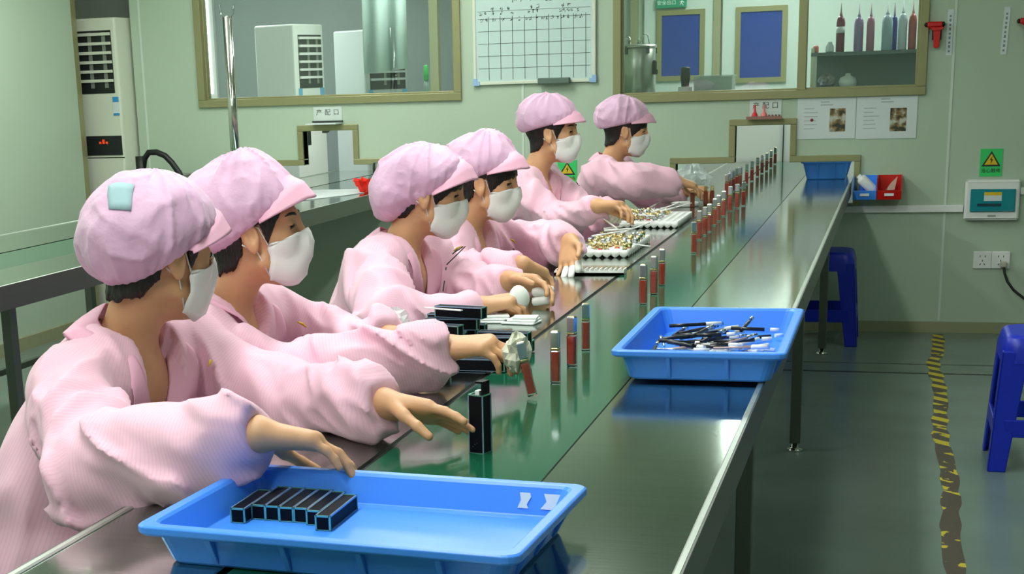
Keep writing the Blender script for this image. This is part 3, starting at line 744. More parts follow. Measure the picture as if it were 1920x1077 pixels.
def surface_nets(fn, lo, hi, h):
    lo = np.asarray(lo, float); hi = np.asarray(hi, float)
    n = (np.ceil((hi-lo)/h/4).astype(int)+1)*4
    # coarse pass
    c = n//4
    g = [lo[i]+(np.arange(c[i])*4+1.5)*h for i in range(3)]
    X = np.stack(np.meshgrid(*g, indexing='ij'), -1).reshape(-1, 3).astype(f32)
    vc = fn(X, False).reshape(c)
    near = np.abs(vc) < h*7.0+0.025
    Vf = np.repeat(np.repeat(np.repeat(vc, 4, 0), 4, 1), 4, 2)
    mk = np.repeat(np.repeat(np.repeat(near, 4, 0), 4, 1), 4, 2)
    idx = np.argwhere(mk)
    P = (lo+idx*h).astype(f32)
    val = np.empty(len(P), f32)
    for s in range(0, len(P), 400000): val[s:s+400000] = fn(P[s:s+400000], True)
    Vf = Vf.astype(f32); Vf[mk] = val
    S = Vf < 0
    cn = [(0, 0, 0), (1, 0, 0), (0, 1, 0), (1, 1, 0), (0, 0, 1), (1, 0, 1), (0, 1, 1), (1, 1, 1)]
    nx, ny, nz = n
    sl = lambda A, o: A[o[0]:nx-1+o[0], o[1]:ny-1+o[1], o[2]:nz-1+o[2]]
    cnt = sum(sl(S, o).astype(np.int8) for o in cn)
    cells = np.argwhere((cnt > 0) & (cnt < 8))
    vals = np.stack([Vf[cells[:, 0]+o[0], cells[:, 1]+o[1], cells[:, 2]+o[2]] for o in cn], 1)
    acc = np.zeros((len(cells), 3)); num = np.zeros(len(cells))
    for a in range(8):
        for b in range(a+1, 8):
            d = np.array(cn[b])-np.array(cn[a])
            if abs(d).sum() != 1: continue
            va, vb = vals[:, a], vals[:, b]; cr = (va < 0) != (vb < 0)
            t = np.where(cr, va/np.where(cr, va-vb, 1), 0)
            acc += np.where(cr[:, None], np.array(cn[a])+t[:, None]*d, 0); num += cr
    verts = lo+(cells+acc/num[:, None])*h
    vid = -np.ones((nx, ny, nz), np.int32); vid[cells[:, 0], cells[:, 1], cells[:, 2]] = np.arange(len(cells))
    F = []
    for ax in range(3):
        d = [0, 0, 0]; d[ax] = 1; u, w = [(1, 2), (2, 0), (0, 1)][ax]
        A = S[:nx-d[0], :ny-d[1], :nz-d[2]]; B = S[d[0]:, d[1]:, d[2]:]
        e = np.argwhere(A != B)
        e = e[(e[:, u] > 0) & (e[:, w] > 0)]
        ins = S[e[:, 0], e[:, 1], e[:, 2]]
        def at(du, dw):
            q = e.copy(); q[:, u] -= du; q[:, w] -= dw
            return vid[q[:, 0], q[:, 1], q[:, 2]]
        Q = np.stack([at(1, 1), at(0, 1), at(0, 0), at(1, 0)], 1)
        Q[~ins] = Q[~ins][:, ::-1]
        F.append(Q[(Q >= 0).all(1)])
    return verts, np.concatenate(F)

def np_mesh(name, verts, faces, mats, parent, midx=None, attr=None):
    o = np.array(wloc(parent)); me = bpy.data.meshes.new(name)
    v = (verts-o).astype(np.float32)
    me.vertices.add(len(v)); me.vertices.foreach_set('co', v.ravel())
    me.loops.add(len(faces)*4); me.loops.foreach_set('vertex_index', faces.astype(np.int32).ravel())
    me.polygons.add(len(faces)); me.polygons.foreach_set('loop_start', np.arange(0, len(faces)*4, 4, dtype=np.int32))
    me.polygons.foreach_set('loop_total', np.full(len(faces), 4, np.int32))
    me.polygons.foreach_set('use_smooth', np.ones(len(faces), bool))
    for m_ in (mats if isinstance(mats, (list, tuple)) else [mats]): me.materials.append(m_)
    if midx is not None: me.polygons.foreach_set('material_index', midx.astype(np.int32))
    me.update(calc_edges=True); me.validate()
    if attr is not None:
        a = me.attributes.new('weave', 'FLOAT', 'POINT'); a.data.foreach_set('value', attr.astype(np.float32))
    ob = bpy.data.objects.new(name, me); COL.objects.link(ob); ob.parent = parent
    return ob

def cloth(name, col, stripe, rough=0.62, freq=1100.0):
    m = bpy.data.materials.new(name); m.use_nodes = True; nt = m.node_tree; b = nt.nodes['Principled BSDF']
    b.inputs['Roughness'].default_value = rough; b.inputs['Sheen Weight'].default_value = 0.25; b.inputs['Specular IOR Level'].default_value = 0.3
    at = nt.nodes.new('ShaderNodeAttribute'); at.attribute_name = 'weave'
    mu = nt.nodes.new('ShaderNodeMath'); mu.operation = 'MULTIPLY'; mu.inputs[1].default_value = freq
    sn = nt.nodes.new('ShaderNodeMath'); sn.operation = 'SINE'
    gt = nt.nodes.new('ShaderNodeMapRange'); gt.inputs['From Min'].default_value = 0.3; gt.inputs['From Max'].default_value = 0.9
    mx = nt.nodes.new('ShaderNodeMix'); mx.data_type = 'RGBA'; mx.inputs[6].default_value = col; mx.inputs[7].default_value = stripe
    nt.links.new(at.outputs['Fac'], mu.inputs[0]); nt.links.new(mu.outputs[0], sn.inputs[0]); nt.links.new(sn.outputs[0], gt.inputs[0]); nt.links.new(gt.outputs[0], mx.inputs[0])
    nt.links.new(mx.outputs[2], b.inputs['Base Color'])
    return m
MT['coat'] = cloth('pink_coat_cloth', L(238, 192, 211), L(234, 182, 203))
MT['cap'] = mat('lilac_pink_cap', L(218, 176, 206), 0.6, var=0.05, vscale=(14, 14, 14), bump=0.15, bscale=(90, 90, 90), Sheen_Weight=0.25)
MT['brim'] = mat('pink_brim', L(234, 178, 202), 0.6)
MT['mask'] = mat('white_mask', L(236, 238, 234), 0.75)
MT['hair'] = mat('black_hair', L(24, 18, 16), 0.42, bump=0.5, bscale=(300, 60, 60))
MT['trouser'] = mat('dark_trousers', L(50, 52, 62), 0.8)
MT['shoe'] = mat('white_shoe', L(190, 190, 188), 0.5)
MT['eyewhite'] = mat('eye_white', L(225, 220, 212), 0.25)
MT['iris'] = mat('dark_iris', L(28, 18, 14), 0.15)

def rotz(a): return np.array([[math.cos(a), -math.sin(a), 0], [math.sin(a), math.cos(a), 0], [0, 0, 1]])
def roty(a): return np.array([[math.cos(a), 0, math.sin(a)], [0, 1, 0], [-math.sin(a), 0, math.cos(a)]])
def rotx(a): return np.array([[1, 0, 0], [0, math.cos(a), -math.sin(a)], [0, math.sin(a), math.cos(a)]])

def head_sdf(q, fine=True):
    d = sd_ell(q, (-.010, 0, .035), (.098, .076, .084))
    d = smin(d, sd_ell(q, (.038, 0, -.030), (.058, .058, .085)), .03)
    d = smin(d, sd_ell(q, (.064, 0, -.088), (.034, .036, .026)), .03)
    ay = q.copy(); ay[:, 1] = np.abs(ay[:, 1])
    d = smin(d, sd_ell(ay, (.058, .036, -.018), (.028, .024, .026)), .02)
    d = smin(d, sd_cone(ay, (.020, .052, -.062), (.060, .028, -.090), .016, .016), .02)
    d = smin(d, sd_cone(ay, (.088, .0, .030), (.074, .042, .032), .011, .010), .015)
    d = smax(d, -sd_ell(ay, (.103, .032, .010), (.016, .017, .011)), .012)
    lid = sd_ell(ay, (.0785, .0315, .009), (.0145, .0155, .0140))
    slit = np.maximum(np.abs(ay[:, 2]-.0065+.05*np.abs(ay[:, 1]-.0315))-.0026, np.maximum(np.abs(ay[:, 1]-.0315)-.0125, .083-ay[:, 0]))
    d = smin(d, np.maximum(lid, -slit), .004)
    d = smin(d, sd_cone(q, (.093, 0, .018), (.110, 0, -.026), .0075, .0110), .012)
    d = smin(d, sd_ell(ay, (.101, .011, -.030), (.011, .008, .008)), .006)
    d = smin(d, sd_ell(q, (.092, 0, -.062), (.014, .024, .012)), .012)
    # ears
    ear = sd_ell(ay, (.003, .079, -.002), (.019, .010, .033), roty(-.2))
    ear = smax(ear, -sd_ell(ay, (.008, .089, .002), (.011, .008, .020), roty(-.2)), .006)
    ear = smin(ear, sd_ell(ay, (.009, .079, -.030), (.009, .006, .010)), .006)
    return smin(d, ear, .006)

def hand_sdf(P, hd):
    W, f, n, s = (np.asarray(hd[k], f32) for k in ('W', 'f', 'n', 's'))
    k_ = hd.get('size', 1.0); curl = hd.get('curl', (.35, .4, .3)); spread = hd.get('spread', .06)
    pt = lambda a, b, c: W+(f*a+s*b+n*c)*k_
    pal = None
    for a0, b0, a1, b1, r0, r1 in ((.005, .016, .082, .026, .016, .012), (.005, .006, .087, .009, .016, .013), (.005, -.006, .083, -.010, .016, .0125), (.005, -.015, .074, -.026, .015, .0115)):
        c = sd_cone(P, pt(a0, b0, 0), pt(a1, b1, 0), r0*k_, r1*k_)
        pal = c if pal is None else smin(pal, c, .018)
    out = pal
    tips = []; mids = []
    fl = hd.get('fcurl', (1, 1, 1, 1))
    for i, (a, b, ln, r) in enumerate(((.085, .027, .070, .0088), (.090, .009, .078, .0090), (.086, -.010, .072, .0086), (.076, -.027, .056, .0076))):
        p = pt(a-.008, b, 0); ang = 0.0; chain = None; sp = spread*(1.5-i)
        for j, (fr_, cu) in enumerate(zip((.45, .31, .24), curl)):
            ang += cu*fl[i]
            d_ = (f*math.cos(ang)+n*math.sin(ang))+s*sp*(1 if ang < 1.4 else .3)
            d_ = d_/np.linalg.norm(d_)
            q = p+d_*(ln*fr_+(.008 if j == 0 else 0))*k_
            c = sd_cone(P, p, q, (r-.0007*j)*k_, (r-.0007*(j+1))*k_)
            chain = c if chain is None else smin(chain, c, .003)
            p = q
            if j == 0: mids.append(q)
        tips.append(p)
        out = smin(out, chain, .007)
    tc = hd.get('thumb', (.9, .35)); p = pt(.022, .024, .006); ang = tc[0]; chain = None
    for j, (ln, r) in enumerate(((.046, .0125), (.034, .0100), (.027, .0090))):
        d_ = f*math.cos(ang)+s*math.sin(ang)*.9+n*tc[1]; d_ = d_/np.linalg.norm(d_)
        q = p+d_*ln*k_; c = sd_cone(P, p, q, r*k_, (r-.0018)*k_)
        chain = c if chain is None else smin(chain, c, .004); p = q; ang -= hd.get('tbend', .35)
    hd['tips'] = tips; hd['mids'] = mids; hd['thumbtip'] = p
    return smin(out, chain, .012)

def frame_hand(W, f, n, right):
    f = np.array(f, float); f /= np.linalg.norm(f); n = np.array(n, float); n -= f*(n @ f); n /= np.linalg.norm(n)
    s = np.cross(f, n) if right else np.cross(n, f)
    return dict(W=np.array(W, float), f=f, n=n, s=s)

def make_person(label, J, base, seed, res, female=True, hair_front=True, cap=None, head=(0, 15, 0), hs=0.92, sleeves=True):
    """J: joints in metres (hip, N neck base, SR/SL shoulders, ER/EL elbows, WR/WL wrists, H head centre)"""
    hip = np.array(J['hip'], float)
    t = thing('person', label, 'person', (hip[0], hip[1], 0.0), 'workers in pink along the conveyor')
    J = {k: np.array(v, float) for k, v in J.items()}
    N, H, SR, SL, ER, EL, WR, WL = (J[k] for k in ('N', 'H', 'SR', 'SL', 'ER', 'EL', 'WR', 'WL'))
    u = (N-hip); TL = np.linalg.norm(u); u = u/TL
    l = SL-SR; l -= u*(l @ u); l /= np.linalg.norm(l); fw = np.cross(l, u)
    TR = np.stack([fw, l, u], 1)                       # torso axes: forward, left, up
    HR = rotz(math.radians(head[0])) @ roty(math.radians(head[1])) @ rotx(math.radians(head[2]))
    toH = lambda P: ((P-H.astype(f32)) @ HR.astype(f32))/hs
    hw = lambda p: H+HR @ (np.array(p)*hs)
    toT = lambda P: (P-N.astype(f32)) @ TR.astype(f32)
    tw = lambda p: N+TR @ np.array(p, float)

    # ---------------- skin: head, neck and chest; forearms and hands
    neck0 = hw((-.025, 0, -.055)); nb = tw((.0, 0, -.02))
    def skin(P, fine):
        d = head_sdf(toH(P))*hs
        d = smin(d, sd_cone(P, neck0, nb, .050*hs, .055*hs), .03)
        q = toT(P)
        d = smin(d, sd_ell(q, (.005, 0, -.10), (.085, .13, .10)), .04)
        return d
    lo = np.minimum(H-.17, np.minimum(nb-.16, tw((0, 0, -.2))-.14)); hi = np.maximum(H+.17, nb+.16)
    parts = [surface_nets(skin, lo, hi, res)]
    for side, W, E in (('R', WR, ER), ('L', WL, EL)):
        hd = J_h[side] if False else base['hand'+side]
        def arm(P, fine, hd=hd, W=W, E=E):
            a = E+(W-E)*.35
            d = sd_cone(P, a, W, .034*hs, .025*hs)
            return smin(d, hand_sdf(P, hd), .02)
        a = E+(W-E)*.35
        lo = np.minimum(W-.21, np.minimum(a, W)-.05); hi = np.maximum(W+.21, np.maximum(a, W)+.05)
        tip = W+hd['f']*.1
        lo = np.minimum(np.minimum(a, W)-.05, tip-.135); hi = np.maximum(np.maximum(a, W)+.05, tip+.135)
        parts.append(surface_nets(arm, lo, hi, min(res, .0032)))
    vs = []; fs = []; o = 0
    for v, f_ in parts: vs.append(v); fs.append(f_+o); o += len(v)
    np_mesh('body', np.concatenate(vs), np.concatenate(fs), MT['skin'], t)

    for side in 'RL':
        hd = base['hand'+side]
        if hd.get('cots'):
            for i in (0, 1, 2):
                mb = MB(); A, B = hd['mids'][i], hd['tips'][i]
                A = np.array(A); B = np.array(B); d_ = (B-A)/np.linalg.norm(B-A)
                mb.tube([A-d_*.012, A, A+(B-A)*.5, B, B+d_*.006], [.0100, .0104, .0100, .0092, .004], 10); mb.build('finger_cover', MT['mask'], t)

    # ---------------- eyes and eyebrows
    for sgn in (1, -1):
        mb = MB(); c = Vector(hw((.0775, .0315*sgn, .009))); ax = Vector(HR @ np.array((1, .05*sgn, -.25)))
        R0 = .0128*hs
        mb.lathe(c, [(R0*math.sin(PI*k/10)+1e-5, -R0*math.cos(PI*k/10)) for k in range(8)], 14, ax=ax, caps=False)
        mb.lathe(c, [(R0*1.01*math.sin(PI*k/10)+1e-5, -R0*1.01*math.cos(PI*k/10)) for k in (7.4, 8, 9, 10)], 14, m=1, ax=ax, caps=False)
        mb.build('eye', [MT['eyewhite'], MT['iris']], t)
        mb = MB(); pts = []
        for k in range(9):
            dy = -.0145+.029*k/8; xx = .0785+.0152*math.sqrt(max(0, 1-(dy/.0165)**2))
            pts.append(hw((xx, (.0315+dy)*sgn, .0098-.006*(dy/.0145)**2-.0015*(dy/.0145))))
        mb.tube(pts, [.0007, .0014, .0019, .0021, .0021, .0020, .0018, .0014, .0007], 6); mb.build('eyelashes', MT['hair'], t)
        mb = MB()
        pts = [hw((.0955-.0022*k*k*.5, (.016+.009*k)*sgn, .030+.0045*k-.0011*k*k)) for k in range(5)]
        mb.tube(pts, [.0022, .0034, .0032, .0026, .001], 6); mb.build('eyebrow', MT['hair'], t)

    # ---------------- hair
    hx = [-.12, -.09, -.050, -.022, -.014, .026, .036, .055, .075, .10] ; 
    hz = [-.085, -.080, -.055, -.02, .022, .025, -.012, .022, .035, .045] if not female else [-.088, -.085, -.072, -.045, .018, .022, -.020, .000, .020, .028]
    if not hair_front: hz = [-.088, -.085, -.072, -.045, .018, .022, -.020, .02, .05, .065]
    def hair(P, fine):
        q = toH(P)
        d = np.minimum(head_noear(q), 9)-.011
        nz = 0
        if fine: nz = .0035*vnoise(q*np.array((260, 260, 22), f32))+.006*vnoise(q*np.array((70, 70, 12), f32))
        line = np.interp(q[:, 0], hx, hz).astype(f32)
        return smax(d-(nz*.4 if fine else 0), (line+nz*1.6-q[:, 2])*.8, .006)*hs
    v, f_ = surface_nets(hair, H-.15, H+.15, max(res, .0035)); np_mesh('hair', v, f_, MT['hair'], t)

    # ---------------- cap and brim
    cp = dict(front=.076, back=-.045, puff=(-.075, 0, .030), pr=(.085, .100, .080), peak=None, main=(-.012, 0, .058), mr=(.118, .095, .085), sag=0)
    cp.update(cap or {})
    sl = (cp['front']-cp['back'])/.20; c0 = (cp['front']+cp['back'])/2
    rng = np.random.RandomState(seed); off = rng.uniform(0, 50, 3).astype(f32)
    def capf(P, fine):
        q = toH(P)
        d = sd_ell(q, cp['main'], cp['mr'])
        d = smin(d, sd_ell(q, cp['puff'], cp['pr']), .05)
        if cp['peak'] is not None: d = smin(d, sd_ell(q, cp['peak'][:3], (cp['peak'][3],)*3), .07)
        d = smin(d, sd_ell(q, (-.010, 0, .035), (.108, .087, .094)), .015)
        rim = (c0+sl*q[:, 0]-q[:, 2])/math.sqrt(1+sl*sl)
        if fine:
            ang = np.arctan2(q[:, 1], q[:, 0]+.01)
            h_ = np.clip(-rim/.05, 0, 1)
            w = -.0075*crease(np.stack([ang*2.6, q[:, 2]*5+q[:, 0]*4, ang*0+seed], 1)+off, 4)*np.clip(h_*1.5, .1, 1)
            w = w+.0022*np.sin(ang*30+3*vnoise(q*12+off))*np.clip(1-h_*1.3, 0, 1)
            w = w-.0055*crease(q*np.array((7, 9, 15), f32)+off+2*vnoise(q*6)[:, None], 4)-.0012*ridge(q*34+off)
            d = d+w*1.15
        return smax(d, rim, .014)*hs
    if cp.get('patch'):
        mb = MB(); rows = []; pc, pu, pv = (np.array(q_) for q_ in cp['patch'])
        for i in range(5):
            row = []
            for k in range(5):
                p = hw(pc+pu*(i/4-.5)+pv*(k/4-.5))
                for _ in range(12):
                    dd = float(capf(p[None].astype(f32), True)[0]); g = np.array([float(capf((p+np.eye(3)[j]*.002)[None].astype(f32), True)[0])-dd for j in range(3)])
                    p = p+g/(np.linalg.norm(g)+1e-9)*np.clip(.0025-dd, -.01, .01)
                row.append(tuple(p))
            rows.append(row)
        mb.grid(rows); mb.build('patch', mat('teal_patch', L(158, 190, 196), .8), t, solid=.001)
    v, f_ = surface_nets(capf, H-.215, H+.215, max(res, .0035)); np_mesh('cap', v, f_, MT['cap'], t)
    mb = MB(); rows = []
    for i in range(8):
        e = i/7; row = []
        for k in range(29):
            a = (-1+2*k/28)*1.22; q_ = max(0, math.cos(a*1.28))
            kr = .84+.16*min(1, e*3.5); x = -.012+.119*kr*math.cos(a); y = .096*kr*math.sin(a)
            zr = c0+sl*min(-.012+.119*math.cos(a), .10)
            zi = zr+.003+.036*q_; zo = zr-.004-.008*q_
            ext = (.003+.027*q_**.7)*e
            row.append(hw((x+ext*math.cos(a)+.004*e*q_, y+ext*math.sin(a)*.75, zi+(zo-zi)*e**.9)))
        rows.append(row)
    mb.grid(rows); mb.build('brim', MT['brim'], t, solid=.0035)

    # ---------------- mask with ear loops
    mb = MB(); rows = []
    mw = .062
    prof = [(.103, -.006), (.111, -.014), (.117, -.028), (.122, -.046), (.118, -.064), (.107, -.082), (.092, -.098), (.077, -.110)]
    for i, (px_, pz_) in enumerate(prof):
        v_ = i/(len(prof)-1); row = []
        for k in range(21):
            s_ = -1+2*k/20; a = abs(s_)
            wd = mw*(1-.10*v_)
            sx = px_-(px_-(.040-.010*v_))*(a**1.55)
            z = pz_+(.5-v_)*-.018*a*a + (-.012*a*a if i == 0 else 0)
            fold = .0026*math.sin(v_*PI*5)*(1-a*a*.5)
            row.append(hw((sx+fold, s_*wd*1.02, z)))
        rows.append(row)
    A_ = np.array([p for r in rows for p in r]); 
    for _ in range(8):
        ql = toH(A_.astype(f32)); d0 = head_sdf(ql)*hs; e_ = .0015
        g_ = np.stack([head_sdf(toH((A_+np.eye(3)[i]*e_).astype(f32)))*hs-d0 for i in range(3)], 1)
        g_ = g_/(np.linalg.norm(g_, axis=1)[:, None]+1e-9)
        A_ = A_+g_*np.clip(.0055-d0, 0, .01)[:, None]
    rows = [[tuple(p) for p in A_[i*21:(i+1)*21]] for i in range(len(rows))]
    mb.grid(rows[::-1]); mk = mb.build('mask', MT['mask'], t, solid=.0016)
    for sgn in (1, -1):
        mb = MB()
        e0 = hw((-.012, .079*sgn, .018)); e1 = hw((-.016, .080*sgn, -.018))
        mb.tube([rows[0][20 if sgn > 0 else 0], hw((.022, .073*sgn, .014)), e0], .0014, 5)
        mb.tube([rows[-2][20 if sgn > 0 else 0], hw((.014, .071*sgn, -.038)), e1], .0014, 5)
        mb.build('ear_loop', MT['mask'], mk)

    # ---------------- coat
    kn = [np.array(J[k]) if k in J else hip+np.array([.40, sg*.11, .0]) for k, sg in (('KR', -1), ('KL', 1))]
    bulk = base.get('bulk', 1.0)
    def groups(P):
        q = toT(P); p2 = q*np.array((1, .66, 1), f32)
        to = sd_cone(p2, (-.012, 0, -.11), (-.015, 0, -TL*.55), .108*bulk, .118*bulk)
        to = smin(to, sd_cone(p2, (-.015, 0, -TL*.55), (.0, 0, -TL), .118*bulk, .150*bulk), .05)
        to = smin(to, sd_cone(P, SR+(N-SR)*.1-u*.02, SL+(N-SL)*.1-u*.02, .066*bulk, .066*bulk), .07)
        to = smin(to, sd_cone(P, SR, nb, .050, .058), .05); to = smin(to, sd_cone(P, SL, nb, .050, .058), .05)
        lap = np.minimum(sd_cone(P, hip+u*.0+l*-.09, kn[0], .115, .092), sd_cone(P, hip+l*.09, kn[1], .115, .092))
        to = smin(to, lap, .05)
        arms = []
        for S_, E_, W_ in ((SR, ER, WR), (SL, EL, WL)):
            up = sd_cone(P, S_-u*.012, E_, .071*bulk, .066*bulk)
            d_ = (W_-E_); Ln = np.linalg.norm(d_); d_ = d_/Ln
            fo = sd_cone(P, E_, W_-d_*.035, .066*bulk, .052*bulk)
            cu = sd_cone(P, W_-d_*.04, W_-d_*.005, .045, .033)
            fo = smin(fo, cu, .02)
            end = (P-W_.astype(f32)) @ d_.astype(f32)
            fo = np.where(end > -.2, smax(fo, end-.004, .006), fo)
            arms.append((up, fo))
        return to, arms
    off2 = rng.uniform(0, 90, 3).astype(f32)
    dU = [(ER-SR)/np.linalg.norm(ER-SR), (EL-SL)/np.linalg.norm(EL-SL)]; dF = [(WR-ER)/np.linalg.norm(WR-ER), (WL-EL)/np.linalg.norm(WL-EL)]
    # V opening: planes in torso axes
    vd = base.get('vdepth', .17)
    def coat(P, fine):
        to, arms = groups(P)
        d = to
        for up, fo in arms: d = smin(d, smin(up, fo, .045), .035)
        q = toT(P)
        if fine:
            b = np.abs(d) < .06
            Pb = P[b]; qb = q[b]; disp = np.zeros(len(Pb), f32)
            tb = to[b]
            mins = [tb]+[a[b] for ar in arms for a in ar]
            st = np.stack(mins, 0); ex = np.exp(-(st-st.min(0))/.02); ex /= ex.sum(0)
            axs = [l]+[dU[0], dF[0], dU[1], dF[1]]
            for i, ax in enumerate(axs):
                if i == 0:
                    c_ = np.stack([qb[:, 1]*8+qb[:, 0]*4+qb[:, 2]*1.5, qb[:, 2]*2.6+qb[:, 1]*3, qb[:, 0]*4], 1)+off2
                    c_ = c_+.5*vnoise(c_*1.3)[:, None]
                    w_ = -.017*crease(c_, 4)-.007*crease(c_*1.9+3, 4)+.007
                else:
                    al = Pb @ ax.astype(f32); A3 = ax.astype(f32)
                    per = Pb-al[:, None]*A3
                    sk = per @ np.array((.6, .35, .9), f32)
                    c_ = per*6.0+A3*((al+sk*1.1)*8.5)[:, None]+off2+i*7
                    c_ = c_+.45*vnoise(c_*1.2)[:, None]
                    w_ = -.030*crease(c_, 4)-.013*crease(c_*2.1+5, 3)+.013
                disp += ex[i]*w_
            end = np.minimum(np.linalg.norm(Pb-WR.astype(f32), axis=1), np.linalg.norm(Pb-WL.astype(f32), axis=1))
            fade = np.clip((end-.01)/.06, .15, 1)
            nk = np.clip((np.linalg.norm(Pb-nb.astype(f32), axis=1)-.06)/.08, .1, 1)
            d = d.copy(); d[b] += (disp*fade*nk).astype(f32)
        # neck hole and V
        hole = sd_cone(P, nb-u*.03, neck0, .062, .066)
        V = np.maximum(np.abs(q[:, 1])-np.clip((q[:, 2]+vd)*.42, -1, .062), -(q[:, 0]-.02))
        V = np.maximum(V, np.abs(q[:, 2]+.06)-.14)
        V = np.maximum(np.maximum(V, .045-q[:, 0]-q[:, 2]*.2), q[:, 0]-.155)
        d = smax(d, -hole, .008); d = smax(d, -V, .006)
        return d
    pts = np.array([hip, N, SR, SL, ER, EL, WR, WL]+kn)
    lo = pts.min(0)-.19; hi = pts.max(0)+.19; lo[2] = max(lo[2], .36); hi[2] = N[2]+.12
    v, f_ = surface_nets(coat, lo, hi, max(res*2.2, .0065))
    vp = v.astype(f32); to, arms = groups(vp); q = toT(vp)
    st = np.stack([to]+[a for ar in arms for a in ar], 0); am = st.argmin(0)
    wv = np.arctan2(q[:, 1], q[:, 0]+.02)*.14
    for i, (O, ax) in enumerate(((SR, dU[0]), (ER, dF[0]), (SL, dU[1]), (EL, dF[1]))):
        al = (vp-O.astype(f32)) @ ax.astype(f32)
        wv = np.where(am == i+1, al+q[:, 1]*0, wv)
    np_mesh('coat', v, f_, MT['coat'], t, attr=wv)

    # ---------------- collar with lapels, laid on the coat
    def coat_base(p):
        P = np.asarray(p, f32)[None]; to, arms = groups(P); d = to
        for up, fo in arms: d = smin(d, smin(up, fo, .045), .035)
        return float(d[0])
    def settle(p, h):
        p = np.array(p, float)
        for _ in range(10):
            d = coat_base(p); e = 1e-3
            g = np.array([coat_base(p+np.eye(3)[i]*e)-d for i in range(3)])/e
            g /= (np.linalg.norm(g)+1e-9)
            p = p+g*np.clip(h-d, -.02, .02)
            if abs(h-d) < 5e-4: break
        return p
    keys = [0, .3, .55, .75, .9, 1.0]
    inn = [(-.060, 0, .045), (-.035, .058, .030), (.030, .062, -.002), (.075, .046, -.055), (.098, .020, -.12), (.105, .004, -vd)]
    mid = [(-.078, 0, .030), (-.040, .080, .020), (.036, .084, -.008), (.082, .064, -.06), (.100, .034, -.12), (.106, .006, -vd)]
    out = [(-.092, 0, -.010), (-.046, .104, -.020), (.050, .118, -.060), (.090, .100, -.098), (.102, .058, -.125), (.107, .008, -vd)]
    ts = np.linspace(-1, 1, 41)
    def curve(K, tt):
        a = abs(tt); p = [np.interp(a, keys, [k_[i] for k_ in K]) for i in range(3)]
        return (p[0], p[1]*(1 if tt >= 0 else -1), p[2])
    rows = [[], [], [], []]
    for tt in ts:
        rows[0].append(tw(curve(inn, tt))); rows[1].append(tw(curve(mid, tt)))
        notch = .018*math.exp(-((abs(tt)-.80)/.03)**2)
        po = curve(out, tt); pm = curve(mid, tt)
        po = tuple(a+(b-a)*notch/.05 for a, b in zip(po, pm))
        half = tuple((a+b)/2 for a, b in zip(pm, po))
        rows[2].append(settle(tw(half), .013)); rows[3].append(settle(tw(po), .010))
    for i in range(41):
        if coat_base(rows[1][i]) < .012 and abs(ts[i]) > .5: rows[1][i] = settle(rows[1][i], .014)
    mb = MB(); mb.grid([[tuple(p) for p in r] for r in rows]); co = mb.build('collar', MT['brim'], t, solid=.003, sub=1)
    # chest emblem, placket line with snaps
    if base.get('emblem', True):
        mb = MB(); c = settle(tw((.12, .105, -.155)), .024)
        for k in range(9):
            a = k*.9; p = settle(tw((.12, .142+.010*math.cos(a)*(k % 3), -.052-.005*k)), .025); p2 = settle(tw((.12, .150+.008*math.sin(a), -.054-.005*k)), .025)
            mb.tube([p, p2], .0016, 5)
        mb.build('emblem', MT['ink'], t)
        mb = MB(); mb.tube([settle(tw((.12, .125, -.020)), .025), settle(tw((.12, .140, -.027)), .025), settle(tw((.12, .154, -.037)), .025)], [.0016, .003, .0012], 6)
        mb.build('emblem_bar', MT['yellow'], t)
    # ---------------- trousers and shoes
    an = [k_+np.array([-.02, 0, -k_[2]+.09]) for k_ in kn]
    def trous(P, fine):
        d = None
        for i, sg in ((0, -1), (1, 1)):
            a = np.minimum(sd_cone(P, hip+l*.09*sg, kn[i], .095, .07), sd_cone(P, kn[i], an[i], .068, .055))
            d = a if d is None else smin(d, a, .03)
        if fine: d = d+.006*ridge(P*14+off2)
        return d
    pts = np.array([hip]+kn+an); lo = pts.min(0)-.16; hi = pts.max(0)+.16; lo[2] = .03
    v, f_ = surface_nets(trous, lo, hi, .014); np_mesh('trousers', v, f_, MT['trouser'], t)
    for i in (0, 1):
        a = an[i]; mb = MB()
        rows = []
        for x, w, h_ in ((-.075, .02, .06), (-.06, .034, .075), (-.01, .038, .085), (.05, .040, .065), (.11, .044, .05), (.15, .036, .042), (.172, .015, .03)):
            rows.append([(a[0]+x, a[1]+w*math.cos(2*PI*k/12), max(0.002, h_*(.5+.5*math.sin(2*PI*k/12)))) for k in range(12)])
        mb.grid(rows, closed=True); mb.add(rows[0], [list(range(12))]); mb.add(rows[-1], [list(range(12))[::-1]])
        mb.build('shoe', MT['shoe'], t)
    return t

def head_noear(q):
    d = sd_ell(q, (-.010, 0, .035), (.098, .076, .084))
    d = smin(d, sd_ell(q, (.030, 0, -.030), (.056, .058, .085)), .03)
    return smin(d, sd_cone(q, (-.03, 0, -.06), (-.04, 0, -.2), .052, .055), .03)
# ------------------------------------------------------------------ the six workers
def HND(W, f, n, right, **k):
    d = frame_hand(W, f, n, right); d.update(k); return d

